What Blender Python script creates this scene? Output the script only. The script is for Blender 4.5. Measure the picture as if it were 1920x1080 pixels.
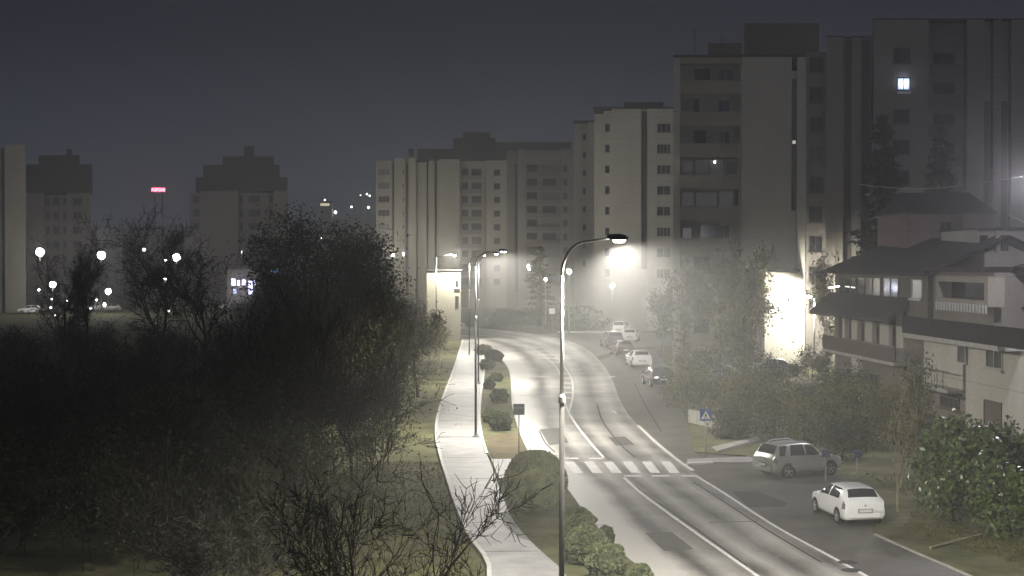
import bpy, bmesh, math, random
import numpy as np
from mathutils import Vector, Matrix

# ------------------------------------------------------------------ scene
for o in list(bpy.data.objects):
    bpy.data.objects.remove(o)
SC = bpy.context.scene
COL = SC.collection
F, CX, CY, HY, HC = 2800.0, 960.0, 540.0, 487.0, 9.5
K = F / 2100.0
PITCH = math.atan((CY - HY) / F)
cam_d = bpy.data.cameras.new("camera")
cam_d.sensor_width = 36.0
cam_d.lens = 36.0 * F / 1920.0
cam_d.clip_end = 5000
cam = bpy.data.objects.new("camera", cam_d)
COL.objects.link(cam)
cam.location = (0, 0, HC)
cam.rotation_euler = (math.pi / 2 - PITCH, 0, 0)
SC.camera = cam
SC.view_settings.view_transform = 'Standard'
SC.view_settings.look = 'None'
SC.view_settings.exposure = 0.2
SC.view_settings.gamma = 1.0
SC.cycles.use_denoising = True
SC.cycles.max_bounces = 4
SC.cycles.diffuse_bounces = 2
SC.cycles.glossy_bounces = 2
SC.cycles.transmission_bounces = 2
SC.cycles.transparent_max_bounces = 4
SC.cycles.volume_bounces = 0
SC.cycles.sample_clamp_indirect = 4.0
SC.cycles.caustics_reflective = False
SC.cycles.caustics_refractive = False
RNG = np.random.default_rng(7)
random.seed(7)
UPC = Vector((0, math.sin(PITCH), math.cos(PITCH)))
FWD = Vector((0, math.cos(PITCH), -math.sin(PITCH)))


def ray(px, py):
    return Vector(((px - CX) / F, 0, 0)) + UPC * ((CY - py) / F) + FWD


def at(px, py, z=0.0):                       # point of the ground (or level z) seen at a pixel
    r = ray(px, py)
    t = (z - HC) / r.z
    return Vector((0, 0, HC)) + r * t


def atd(px, py, d):                          # point at distance y = d seen at a pixel
    r = ray(px, py)
    return Vector((0, 0, HC)) + r * (d / r.y)


def gd(py):
    return at(960, py).y


# ------------------------------------------------------------------ materials
MATS = {}


def mat(name, color, rough=0.7, var=0.25, scale=3.0, bump=0.0, spec=0.3, metal=0.0, emit=0.0, detail=6.0, stretch=None, color2=None, coat=0.0):
    if name in MATS:
        return MATS[name]
    m = bpy.data.materials.new(name)
    m.use_nodes = True
    nt = m.node_tree
    b = nt.nodes['Principled BSDF']
    b.inputs['Roughness'].default_value = rough
    b.inputs['Specular IOR Level'].default_value = spec
    b.inputs['Metallic'].default_value = metal
    b.inputs['Coat Weight'].default_value = coat
    tc = nt.nodes.new('ShaderNodeTexCoord')
    mp = nt.nodes.new('ShaderNodeMapping')
    nt.links.new(tc.outputs['Object'], mp.inputs['Vector'])
    if stretch:
        mp.inputs['Scale'].default_value = stretch
    n = nt.nodes.new('ShaderNodeTexNoise')
    n.inputs['Scale'].default_value = scale
    n.inputs['Detail'].default_value = detail
    n.inputs['Roughness'].default_value = 0.65
    nt.links.new(mp.outputs[0], n.inputs['Vector'])
    cr = nt.nodes.new('ShaderNodeValToRGB')
    c = np.array(color[:3])
    c2 = np.array(color2) if color2 is not None else c * (1 + var)
    cr.color_ramp.elements[0].position = 0.3
    cr.color_ramp.elements[1].position = 0.7
    cr.color_ramp.elements[0].color = (*(c * (1 - var)), 1)
    cr.color_ramp.elements[1].color = (*np.minimum(c2, 1), 1)
    nt.links.new(n.outputs[0], cr.inputs[0])
    nt.links.new(cr.outputs[0], b.inputs['Base Color'])
    if bump:
        bp = nt.nodes.new('ShaderNodeBump')
        bp.inputs['Strength'].default_value = bump
        bp.inputs['Distance'].default_value = 0.05
        nt.links.new(n.outputs[0], bp.inputs['Height'])
        nt.links.new(bp.outputs[0], b.inputs['Normal'])
    if emit:
        b.inputs['Emission Color'].default_value = (*color[:3], 1)
        b.inputs['Emission Strength'].default_value = emit
    MATS[name] = m
    return m


def road_mat():
    m = bpy.data.materials.new('worn_asphalt')
    m.use_nodes = True
    nt = m.node_tree
    L = nt.links
    b = nt.nodes['Principled BSDF']
    tc = nt.nodes.new('ShaderNodeTexCoord')
    sep = nt.nodes.new('ShaderNodeSeparateXYZ')
    L.new(tc.outputs['UV'], sep.inputs[0])
    ramp = nt.nodes.new('ShaderNodeValToRGB')          # tyre-polished tracks, oil-dark lane middles, and a paler band along the left edge
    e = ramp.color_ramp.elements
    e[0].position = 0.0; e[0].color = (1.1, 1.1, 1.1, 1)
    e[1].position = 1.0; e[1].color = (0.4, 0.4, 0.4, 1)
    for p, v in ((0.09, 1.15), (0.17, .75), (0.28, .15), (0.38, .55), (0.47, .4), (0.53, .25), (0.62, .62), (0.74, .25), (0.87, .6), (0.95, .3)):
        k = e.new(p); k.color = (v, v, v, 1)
    wob = nt.nodes.new('ShaderNodeTexNoise')
    wob.inputs['Scale'].default_value = 0.09
    mpw = nt.nodes.new('ShaderNodeMapping')
    L.new(tc.outputs['Object'], mpw.inputs[0])
    L.new(mpw.outputs[0], wob.inputs['Vector'])
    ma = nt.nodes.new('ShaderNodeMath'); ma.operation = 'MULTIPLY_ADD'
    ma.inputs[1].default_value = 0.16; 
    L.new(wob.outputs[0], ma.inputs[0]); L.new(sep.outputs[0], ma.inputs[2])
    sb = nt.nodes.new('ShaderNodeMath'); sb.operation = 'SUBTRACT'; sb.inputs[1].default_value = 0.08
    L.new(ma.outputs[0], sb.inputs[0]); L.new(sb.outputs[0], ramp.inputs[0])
    n1 = nt.nodes.new('ShaderNodeTexNoise'); n1.inputs['Scale'].default_value = 0.28; n1.inputs['Detail'].default_value = 5
    L.new(tc.outputs['Object'], n1.inputs['Vector'])
    n2 = nt.nodes.new('ShaderNodeTexNoise'); n2.inputs['Scale'].default_value = 6.0; n2.inputs['Detail'].default_value = 8
    L.new(tc.outputs['Object'], n2.inputs['Vector'])
    a1 = nt.nodes.new('ShaderNodeMath'); a1.operation = 'MULTIPLY_ADD'; a1.inputs[1].default_value = 0.7
    L.new(n1.outputs[0], a1.inputs[0]); L.new(ramp.outputs[0], a1.inputs[2])
    a2 = nt.nodes.new('ShaderNodeMath'); a2.operation = 'MULTIPLY_ADD'; a2.inputs[1].default_value = 0.35
    L.new(n2.outputs[0], a2.inputs[0]); L.new(a1.outputs[0], a2.inputs[2])
    fr = nt.nodes.new('ShaderNodeValToRGB')
    fr.color_ramp.elements[0].position = 0.55; fr.color_ramp.elements[0].color = (0.065, 0.062, 0.055, 1)
    fr.color_ramp.elements[1].position = 1.25; fr.color_ramp.elements[1].color = (0.44, 0.42, 0.385, 1)
    fr.color_ramp.elements[1].position = 1.0
    dv = nt.nodes.new('ShaderNodeMath'); dv.operation = 'MULTIPLY'; dv.inputs[1].default_value = 0.78
    L.new(a2.outputs[0], dv.inputs[0]); L.new(dv.outputs[0], fr.inputs[0])
    L.new(fr.outputs[0], b.inputs['Base Color'])
    b.inputs['Roughness'].default_value = 0.42
    b.inputs['Specular IOR Level'].default_value = 0.5
    bp = nt.nodes.new('ShaderNodeBump'); bp.inputs['Strength'].default_value = 0.25; bp.inputs['Distance'].default_value = 0.02
    L.new(n2.outputs[0], bp.inputs['Height']); L.new(bp.outputs[0], b.inputs['Normal'])
    MATS['worn_asphalt'] = m
    return m


def facade_mat(name, color, var=0.12):
    # plaster with panel joints and faint vertical rain stains
    if name in MATS:
        return MATS[name]
    m = mat(name, color, 0.85, var, 0.35, 0.0, 0.15, stretch=(1, 1, 0.25))
    nt = m.node_tree
    b = nt.nodes['Principled BSDF']
    src = b.inputs['Base Color'].links[0].from_socket
    tc = nt.nodes.new('ShaderNodeTexCoord')
    n = nt.nodes.new('ShaderNodeTexNoise'); n.inputs['Scale'].default_value = 5.0; n.inputs['Detail'].default_value = 8
    nt.links.new(tc.outputs['Object'], n.inputs['Vector'])
    sp = nt.nodes.new('ShaderNodeSeparateXYZ'); nt.links.new(tc.outputs['Object'], sp.inputs[0])
    md = nt.nodes.new('ShaderNodeMath'); md.operation = 'MODULO'; md.inputs[1].default_value = 2.85
    nt.links.new(sp.outputs[2], md.inputs[0])
    lt = nt.nodes.new('ShaderNodeMath'); lt.operation = 'LESS_THAN'; lt.inputs[1].default_value = 0.07
    nt.links.new(md.outputs[0], lt.inputs[0])
    mul = nt.nodes.new('ShaderNodeMath'); mul.operation = 'MULTIPLY_ADD'
    mul.inputs[1].default_value = -0.22; mul.inputs[2].default_value = 1.0
    nt.links.new(lt.outputs[0], mul.inputs[0])
    m2 = nt.nodes.new('ShaderNodeMath'); m2.operation = 'MULTIPLY_ADD'; m2.inputs[1].default_value = 0.4; m2.inputs[2].default_value = 0.8
    nt.links.new(n.outputs[0], m2.inputs[0])
    m3 = nt.nodes.new('ShaderNodeMath'); m3.operation = 'MULTIPLY'
    nt.links.new(mul.outputs[0], m3.inputs[0]); nt.links.new(m2.outputs[0], m3.inputs[1])
    vm = nt.nodes.new('ShaderNodeVectorMath'); vm.operation = 'SCALE'
    nt.links.new(src, vm.inputs[0]); nt.links.new(m3.outputs[0], vm.inputs['Scale'])
    nt.links.new(vm.outputs[0], b.inputs['Base Color'])
    return m


M = {}
M['grass'] = mat('grass', (0.085, 0.095, 0.042), 0.95, 0.5, 0.6, 0.6, 0.1, color2=(0.16, 0.155, 0.08), detail=10)
M['soil'] = mat('bare_soil', (0.10, 0.085, 0.05), 0.95, 0.4, 1.2, 0.5, 0.1, color2=(0.16, 0.13, 0.08), detail=10)
M['asphalt'] = mat('parking_asphalt', (0.085, 0.079, 0.066), 0.55, 0.35, 0.5, 0.2, 0.3, detail=10)
M['patch'] = mat('dark_asphalt_patch', (0.03, 0.03, 0.03), 0.7, 0.3, 3, 0.2, 0.3)
M['path'] = mat('pale_paving', (0.27, 0.262, 0.255), 0.62, 0.25, 0.9, 0.1, 0.35, detail=10)
M['kerb'] = mat('kerb_stone', (0.5, 0.49, 0.45), 0.7, 0.2, 4, 0.1, 0.3)
M['paint'] = mat('white_road_paint', (0.62, 0.6, 0.57), 0.6, 0.3, 5, 0.0, 0.3, detail=10)
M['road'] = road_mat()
M['galv'] = mat('galvanised_steel', (0.3, 0.3, 0.3), 0.5, 0.15, 4, 0, 0.5, 0.6)
M['galv_dark'] = mat('dark_steel', (0.022, 0.021, 0.019), 0.9, 0.2, 4, 0, 0.05, 0.0)
M['darkmetal'] = mat('dark_metal', (0.03, 0.03, 0.032), 0.5, 0.2, 5, 0, 0.4)
M['bark'] = mat('dark_bark', (0.028, 0.026, 0.020), 0.95, 0.4, 6, 0.4, 0.05)
M['bark_pale'] = mat('pale_bark', (0.22, 0.20, 0.13), 0.9, 0.4, 6, 0.3, 0.1)
M['leaf_dark'] = mat('dark_foliage', (0.028, 0.038, 0.016), 0.7, 0.5, 0.8, 0, 0.2, color2=(0.06, 0.07, 0.025))
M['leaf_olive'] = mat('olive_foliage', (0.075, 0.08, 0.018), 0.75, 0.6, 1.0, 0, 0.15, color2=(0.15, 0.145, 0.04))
M['leaf_gloss'] = mat('glossy_foliage', (0.05, 0.085, 0.022), 0.35, 0.6, 2.0, 0, 0.5, color2=(0.12, 0.17, 0.045))
M['leaf_hedge'] = mat('hedge_foliage', (0.075, 0.09, 0.04), 0.65, 0.5, 1.5, 0, 0.2, color2=(0.125, 0.14, 0.065))
M['leaf_ball'] = mat('clipped_bush_foliage', (0.18, 0.195, 0.10), 0.65, 0.45, 2.5, 0, 0.2, color2=(0.28, 0.29, 0.16))
M['twig'] = mat('brown_twigs', (0.034, 0.03, 0.021), 0.95, 0.4, 3, 0, 0.1)
M['facade'] = facade_mat('grey_beige_plaster', (0.29, 0.27, 0.22))
M['facade_b'] = facade_mat('pale_plaster', (0.35, 0.335, 0.295))
M['facade_c'] = facade_mat('dull_plaster', (0.18, 0.165, 0.145))
M['facade_d'] = facade_mat('brown_plaster', (0.12, 0.104, 0.086))
M['white_wall'] = facade_mat('white_render', (0.40, 0.38, 0.335))
M['pink_wall'] = facade_mat('pinkish_render', (0.20, 0.155, 0.14))
M['parapet'] = facade_mat('balcony_parapet_plaster', (0.22, 0.20, 0.165))
M['recess'] = mat('recess_wall', (0.13, 0.12, 0.105), 0.9, 0.2, 1)
M['strip'] = mat('dark_cladding', (0.045, 0.04, 0.038), 0.6, 0.25, 1.5, 0, 0.3, stretch=(1, 1, 3))
M['roof'] = mat('dark_roof', (0.035, 0.032, 0.03), 0.8, 0.3, 2, 0.2, 0.2)
M['tile'] = mat('old_roof_tile', (0.026, 0.022, 0.019), 0.85, 0.35, 3, 0.4, 0.2, stretch=(1, 6, 1))
M['glass'] = mat('night_window_glass', (0.018, 0.02, 0.024), 0.08, 0.2, 1, 0, 0.6)
M['glass_grey'] = mat('curtained_window', (0.11, 0.11, 0.12), 0.3, 0.3, 3, 0, 0.5, stretch=(4, 4, 0.4))
M['frame'] = mat('window_frame_paint', (0.33, 0.32, 0.30), 0.5, 0.1, 4)
M['frame_dark'] = mat('brown_frame', (0.07, 0.055, 0.04), 0.6, 0.2, 4)
M['frame_black'] = mat('blackened_concrete', (0.018, 0.017, 0.016), 0.9, 0.4, 1.5, 0, 0.05)
M['white_paint'] = mat('white_car_paint', (0.78, 0.78, 0.78), 0.3, 0.03, 2, 0, 0.5, coat=0.6)
M['silver_paint'] = mat('silver_car_paint', (0.36, 0.36, 0.33), 0.32, 0.05, 2, 0, 0.5, 0.45, coat=0.5)
M['grey_paint'] = mat('grey_car_paint', (0.16, 0.16, 0.17), 0.3, 0.05, 2, 0, 0.5, 0.3, coat=0.5)
M['black_paint'] = mat('black_car_paint', (0.018, 0.018, 0.024), 0.25, 0.05, 2, 0, 0.5, coat=0.7)
M['red_paint'] = mat('brown_car_paint', (0.10, 0.06, 0.045), 0.35, 0.05, 2, 0, 0.5, coat=0.5)
M['carglass'] = mat('car_glass', (0.012, 0.013, 0.015), 0.05, 0.1, 1, 0, 0.7)
M['rubber'] = mat('tyre_rubber', (0.018, 0.018, 0.018), 0.8, 0.2, 8)
M['alloy'] = mat('alloy_rim', (0.5, 0.5, 0.5), 0.3, 0.1, 4, 0, 0.5, 0.8)
M['tail'] = mat('red_tail_lens', (0.22, 0.012, 0.01), 0.15, 0.2, 20, 0, 0.6)
M['tailclear'] = mat('smoked_tail_lens', (0.03, 0.025, 0.025), 0.12, 0.6, 12, 0, 0.6, color2=(0.35, 0.3, 0.3))
M['plate'] = mat('licence_plate_white', (0.6, 0.6, 0.58), 0.5, 0.1, 6)
M['headlens'] = mat('headlight_lens', (0.55, 0.55, 0.57), 0.1, 0.1, 4, 0, 0.6)
M['signblue'] = mat('sign_blue', (0.03, 0.08, 0.26), 0.45, 0.1, 5)
M['signwhite'] = mat('sign_white', (0.75, 0.75, 0.74), 0.45, 0.05, 5)
M['signback'] = mat('sign_back_grey', (0.16, 0.16, 0.16), 0.5, 0.1, 5, 0, 0.4, 0.4)
M['bluebox'] = mat('dull_blue_plastic', (0.035, 0.042, 0.10), 0.5, 0.2, 5)
M['concrete'] = mat('concrete', (0.30, 0.29, 0.26), 0.85, 0.25, 2, 0.2, 0.2)
M['railing'] = mat('railing_metal', (0.05, 0.05, 0.055), 0.5, 0.2, 5, 0, 0.4)
M['hill'] = mat('dark_hill', (0.03, 0.035, 0.025), 0.95, 0.4, 0.05)
M['lamp_white'] = mat('lit_lamp_white', (1.0, 0.97, 0.9), 0.5, 0, 1, emit=30)
M['lamp_cool'] = mat('lit_lamp_cool', (0.8, 0.86, 1.0), 0.5, 0, 1, emit=14)
M['lamp_soft'] = mat('lit_lamp_soft', (1.0, 0.95, 0.9), 0.5, 0, 1, emit=6)
M['lamp_blue'] = mat('lit_lamp_blue', (0.25, 0.45, 1.0), 0.5, 0, 1, emit=8)
M['lamp_sign'] = mat('lit_red_lettering', (1.0, 0.16, 0.22), 0.5, 0, 1, emit=9)
M['window_lit'] = mat('lit_window_glow', (0.55, 0.66, 1.0), 0.5, 0.1, 2, emit=0.75)
M['shop_lit'] = mat('lit_shop_front', (0.72, 0.72, 1.0), 0.5, 0.1, 2, emit=5)


# ------------------------------------------------------------------ mesh helpers
class MB:
    def __init__(self):
        self.v = []; self.f = []; self.n = 0

    def add(self, verts, faces):
        o = self.n
        self.v += [tuple(p) for p in verts]
        self.f += [tuple(i + o for i in f) for f in faces]
        self.n = len(self.v)
        return self

    def box(self, x0, x1, y0, y1, z0, z1):
        v = [(x0, y0, z0), (x1, y0, z0), (x1, y1, z0), (x0, y1, z0), (x0, y0, z1), (x1, y0, z1), (x1, y1, z1), (x0, y1, z1)]
        return self.add(v, [(0, 3, 2, 1), (4, 5, 6, 7), (0, 1, 5, 4), (1, 2, 6, 5), (2, 3, 7, 6), (3, 0, 4, 7)])

    def obox(self, o, a, b, c):                # box from corner o with edge vectors a, b, c
        o, a, b, c = Vector(o), Vector(a), Vector(b), Vector(c)
        v = [o, o + a, o + a + b, o + b, o + c, o + a + c, o + a + b + c, o + b + c]
        f = [(0, 3, 2, 1), (4, 5, 6, 7), (0, 1, 5, 4), (1, 2, 6, 5), (2, 3, 7, 6), (3, 0, 4, 7)]
        if a.cross(b).dot(c) < 0:
            f = [t[::-1] for t in f]
        return self.add(v, f)

    def tube(self, pts, rad, n=8, cap=True):
        pts = [Vector(p) for p in pts]
        if not isinstance(rad, (list, tuple)):
            rad = [rad] * len(pts)
        ref = None
        vs, fs = [], []
        for i, p in enumerate(pts):
            d = (pts[min(i + 1, len(pts) - 1)] - pts[max(i - 1, 0)]).normalized()
            if ref is None:
                ref = Vector((1, 0, 0)) if abs(d.x) < 0.8 else Vector((0, 1, 0))
            a = (ref - d * ref.dot(d)).normalized()
            ref = a
            b = d.cross(a)
            for k in range(n):
                t = 2 * math.pi * k / n
                vs.append(p + (a * math.cos(t) + b * math.sin(t)) * rad[i])
        for i in range(len(pts) - 1):
            for k in range(n):
                k2 = (k + 1) % n
                fs.append((i * n + k, i * n + k2, (i + 1) * n + k2, (i + 1) * n + k))
        if cap:
            fs.append(tuple(range(n - 1, -1, -1)))
            fs.append(tuple((len(pts) - 1) * n + k for k in range(n)))
        return self.add(vs, fs)

    def lathe(self, prof, n=16, axis='z', c=(0, 0, 0)):
        vs, fs = [], []
        for r, z in prof:
            for k in range(n):
                t = 2 * math.pi * k / n
                x, y = r * math.cos(t), r * math.sin(t)
                p = (x, y, z) if axis == 'z' else (x, z, -y)
                vs.append((p[0] + c[0], p[1] + c[1], p[2] + c[2]))
        for i in range(len(prof) - 1):
            for k in range(n):
                k2 = (k + 1) % n
                fs.append((i * n + k, i * n + k2, (i + 1) * n + k2, (i + 1) * n + k))
        fs.append(tuple(range(n - 1, -1, -1)))
        fs.append(tuple((len(prof) - 1) * n + k for k in range(n)))
        return self.add(vs, fs)

    def prism(self, poly, z0, z1):
        poly = [tuple(p[:2]) for p in poly]
        a = sum(poly[i][0] * poly[(i + 1) % len(poly)][1] - poly[(i + 1) % len(poly)][0] * poly[i][1] for i in range(len(poly)))
        if a < 0:
            poly = poly[::-1]
        n = len(poly)
        v = [(x, y, z0) for x, y in poly] + [(x, y, z1) for x, y in poly]
        f = [tuple(range(n - 1, -1, -1)), tuple(range(n, 2 * n))] + [(i, (i + 1) % n, n + (i + 1) % n, n + i) for i in range(n)]
        return self.add(v, f)

    def sheet(self, poly, z):
        poly = [tuple(p[:2]) for p in poly]
        a = sum(poly[i][0] * poly[(i + 1) % len(poly)][1] - poly[(i + 1) % len(poly)][0] * poly[i][1] for i in range(len(poly)))
        if a < 0:
            poly = poly[::-1]
        return self.add([(x, y, z) for x, y in poly], [tuple(range(len(poly)))])

    def build(self, name, m, parent=None, smooth=False, tri=False, bevel=0):
        me = bpy.data.meshes.new(name)
        me.from_pydata(self.v, [], self.f)
        if tri or bevel:
            bm = bmesh.new(); bm.from_mesh(me)
            if bevel:
                bmesh.ops.bevel(bm, geom=list(bm.edges), offset=bevel, segments=1, affect='EDGES')
            bmesh.ops.triangulate(bm, faces=[f for f in bm.faces if len(f.verts) > 4])
            bm.to_mesh(me); bm.free()
        if smooth:
            me.polygons.foreach_set('use_smooth', [True] * len(me.polygons))
        me.materials.append(M[m] if isinstance(m, str) else m)
        me.update()
        o = bpy.data.objects.new(name, me)
        COL.objects.link(o)
        if parent is not None:
            o.parent = parent
        return o


def np_mesh(name, verts, k, m, parent=None):
    """verts (N*k,3) of N separate k-gons"""
    me = bpy.data.meshes.new(name)
    nv = len(verts); nf = nv // k
    me.vertices.add(nv)
    me.vertices.foreach_set('co', np.ascontiguousarray(verts, dtype=np.float32).ravel())
    me.loops.add(nv)
    me.loops.foreach_set('vertex_index', np.arange(nv, dtype=np.int32))
    me.polygons.add(nf)
    me.polygons.foreach_set('loop_start', np.arange(nf, dtype=np.int32) * k)
    me.update(calc_edges=True)
    me.materials.append(M[m] if isinstance(m, str) else m)
    o = bpy.data.objects.new(name, me)
    COL.objects.link(o)
    if parent is not None:
        o.parent = parent
    return o


def tag(o, label, cat, group=None, kind=None):
    o['label'] = label
    o['category'] = cat
    if group:
        o['group'] = group
    if kind:
        o['kind'] = kind
    return o


def thing(name, label, cat, loc=(0, 0, 0), rz=0.0, group=None):
    o = bpy.data.objects.new(name, None)
    o.empty_display_size = 0.3
    COL.objects.link(o)
    o.location = loc
    o.rotation_euler = (0, 0, rz)
    return tag(o, label, cat, group)


def struct(o):
    o['kind'] = 'structure'
    return o


def dup(root, loc, rz, label, group=None, scale=None):
    r = root.copy(); COL.objects.link(r)
    r.location = loc; r.rotation_euler = (0, 0, rz)
    if scale:
        r.scale = (scale,) * 3 if not isinstance(scale, tuple) else scale
    r['label'] = label
    if group:
        r['group'] = group
    for ch in root.children:
        c = ch.copy(); COL.objects.link(c); c.parent = r
        for g in ch.children:
            e = g.copy(); COL.objects.link(e); e.parent = c
    return r


def light(kind, name, loc, energy, color=(1, .96, .88), parent=None, radius=0.12, angle=150, blend=0.5):
    d = bpy.data.lights.new(name, kind)
    d.energy = energy
    d.color = color
    d.shadow_soft_size = radius
    if kind == 'SPOT':
        d.spot_size = math.radians(angle); d.spot_blend = blend
    o = bpy.data.objects.new(name, d)
    COL.objects.link(o)
    o.location = loc
    if parent is not None:
        o.parent = parent
    return o


def smooth_line(pts, n):
    """Catmull-Rom resample of 2-D points, evenly by length"""
    P = np.array([[p[0], p[1]] for p in pts], float)
    P = np.vstack([2 * P[0] - P[1], P, 2 * P[-1] - P[-2]])
    out = []
    for i in range(1, len(P) - 2):
        for t in np.linspace(0, 1, 16, endpoint=False):
            a, b, c, d = P[i - 1], P[i], P[i + 1], P[i + 2]
            out.append(0.5 * ((2 * b) + (-a + c) * t + (2 * a - 5 * b + 4 * c - d) * t * t + (-a + 3 * b - 3 * c + d) * t ** 3))
    out.append(P[-2])
    out = np.array(out)
    s = np.concatenate([[0], np.cumsum(np.linalg.norm(np.diff(out, axis=0), axis=1))])
    q = np.linspace(0, s[-1], n)
    return np.stack([np.interp(q, s, out[:, 0]), np.interp(q, s, out[:, 1])], 1)


def ribbon(name, L, R, z, m, n=80, skirt=False):
    L = smooth_line(L, n); R = smooth_line(R, n)
    v, f, uv = [], [], []
    mid = (L + R) / 2
    s = np.concatenate([[0], np.cumsum(np.linalg.norm(np.diff(mid, axis=0), axis=1))])
    W = 9
    for i in range(n):
        for k in range(W):
            t = k / (W - 1)
            p = L[i] * (1 - t) + R[i] * t
            v.append((p[0], p[1], z)); uv.append((t, s[i]))
    for i in range(n - 1):
        for k in range(W - 1):
            f.append((i * W + k, i * W + k + 1, (i + 1) * W + k + 1, (i + 1) * W + k))
    if skirt:
        base = len(v)
        for i in range(n):
            v.append((L[i][0], L[i][1], 0)); uv.append((0, s[i]))
            v.append((R[i][0], R[i][1], 0)); uv.append((1, s[i]))
        for i in range(n - 1):
            f.append((base + 2 * i, i * W, (i + 1) * W, base + 2 * i + 2))
            f.append((i * W + W - 1, base + 2 * i + 1, base + 2 * i + 3, (i + 1) * W + W - 1))
    me = bpy.data.meshes.new(name)
    me.from_pydata(v, [], f)
    ul = me.uv_layers.new(name='UVMap')
    for lp in me.loops:
        ul.data[lp.index].uv = uv[lp.vertex_index]
    me.materials.append(M[m])
    o = bpy.data.objects.new(name, me); COL.objects.link(o)
    return struct(o)


def strip(mb, pts, w, z0, z1, n=60, smooth=True):
    """solid strip along a polyline (kerb or painted line)"""
    P = smooth_line(pts, n) if smooth else np.array([[p[0], p[1]] for p in pts])
    n = len(P)
    T = np.gradient(P, axis=0)
    T /= np.linalg.norm(T, axis=1)[:, None] + 1e-9
    N = np.stack([-T[:, 1], T[:, 0]], 1) * w / 2
    A, B = P + N, P - N
    v = []
    for i in range(n):
        v += [(*A[i], z0), (*A[i], z1), (*B[i], z1), (*B[i], z0)]
    f = []
    for i in range(n - 1):
        a, b = 4 * i, 4 * i + 4
        f += [(a, a + 1, b + 1, b), (a + 1, a + 2, b + 2, b + 1), (a + 2, a + 3, b + 3, b + 2)]
    f += [(0, 3, 2, 1), (b, b + 1, b + 2, b + 3)]
    mb.add(v, f)
    return mb


def pxs(*pts, z=0.0):
    return [at(x, y, z) for x, y in pts]


# ------------------------------------------------------------------ world: night sky with city glow
w = bpy.data.worlds.new("World"); SC.world = w
w.use_nodes = True
nt = w.node_tree
nt.nodes.clear()
out = nt.nodes.new('ShaderNodeOutputWorld')
sky = nt.nodes.new('ShaderNodeTexSky'); sky.sky_type = 'NISHITA'; sky.sun_disc = False
sky.sun_elevation = math.radians(-6); sky.sun_rotation = math.radians(200)
bg1 = nt.nodes.new('ShaderNodeBackground'); bg1.inputs[1].default_value = 0.05
nt.links.new(sky.outputs[0], bg1.inputs[0])
tc = nt.nodes.new('ShaderNodeTexCoord')
sp = nt.nodes.new('ShaderNodeSeparateXYZ')
nt.links.new(tc.outputs['Generated'], sp.inputs[0])
rp = nt.nodes.new('ShaderNodeValToRGB')
e = rp.color_ramp.elements
e[0].position = 0.0; e[0].color = (0.034, 0.044, 0.066, 1)
e[1].position = 1.0; e[1].color = (0.13, 0.132, 0.155, 1)
for p, c in ((0.06, (0.024, 0.032, 0.050)), (0.14, (0.007, 0.009, 0.018)), (0.25, (0.003, 0.004, 0.009)), (0.5, (0.085, 0.087, 0.105))):
    k = e.new(p); k.color = (*c, 1)
nt.links.new(sp.outputs[2], rp.inputs[0])
bg2 = nt.nodes.new('ShaderNodeBackground'); bg2.inputs[1].default_value = 1.0
nt.links.new(rp.outputs[0], bg2.inputs[0])
ad = nt.nodes.new('ShaderNodeAddShader')
nt.links.new(bg1.outputs[0], ad.inputs[0]); nt.links.new(bg2.outputs[0], ad.inputs[1])
nt.links.new(ad.outputs[0], out.inputs['Surface'])

# ------------------------------------------------------------------ haze
HAZE = bpy.data.materials.new('night_haze'); HAZE.use_nodes = True
hn = HAZE.node_tree; hn.nodes.clear()
ho = hn.nodes.new('ShaderNodeOutputMaterial')
pv = hn.nodes.new('ShaderNodeVolumePrincipled')
pv.inputs['Color'].default_value = (0.93, 0.93, 0.92, 1)
pv.inputs['Density'].default_value = 0.0014
pv.inputs['Anisotropy'].default_value = 0.45
hn.links.new(pv.outputs[0], ho.inputs['Volume'])
hz = MB().box(-520, 520, -60, 980, -1.0, 58).build('haze', HAZE)
hz['kind'] = 'stuff'; tag(hz, 'thin night mist filling the whole street', 'haze')

# ------------------------------------------------------------------ ground
struct(MB().box(-500, 500, -40, 960, -0.5, 0).build('ground', 'grass'))

road_L = [(9.0, 20)] + pxs((1215, 1080), (1170, 1040), (1100, 965), (1062, 915), (1022, 880), (993, 850), (972, 800), (962, 760), (960, 720), (955, 695), (940, 675), (917, 657), (885, 641), (830, 627), (740, 616), (600, 606))
road_L[0] = Vector((6.2, 24, 0))
road_R = [Vector((12.3, 24, 0))] + pxs((1620, 1080), (1550, 1040), (1450, 985), (1350, 920), (1275, 867), (1233, 833), (1197, 799), (1165, 755), (1146, 708), (1124, 676), (1098, 653), (1060, 638), (1000, 626), (920, 617), (830, 609), (740, 603), (600, 597))
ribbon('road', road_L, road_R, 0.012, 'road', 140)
# side street to the right of the bend
side = pxs((1090, 655), (1118, 669), (1180, 652), (1300, 645), (1500, 640), (1500, 624), (1150, 625), (1050, 625), (1000, 628), (1050, 640))
struct(MB().sheet(side, 0.008).build('side_street', 'asphalt', tri=True))
# parking strip
park = pxs((1622, 1082), (1550, 1040), (1450, 985), (1350, 920), (1275, 867), (1233, 833), (1197, 799), (1165, 755), (1146, 708), (1124, 676), (1180, 655), (1225, 655), (1262, 700), (1270, 745), (1290, 800), (1300, 850), (1400, 856), (1560, 880), (1640, 935), (1636, 1002), (1815, 1080))
struct(MB().sheet(park, 0.008).build('parking_lane', 'asphalt', tri=True))
struct(MB().sheet(pxs((1372, 922), (1420, 921), (1478, 944), (1470, 950), (1405, 952)), 0.012).build('asphalt_patch', 'patch', tri=True))

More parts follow.
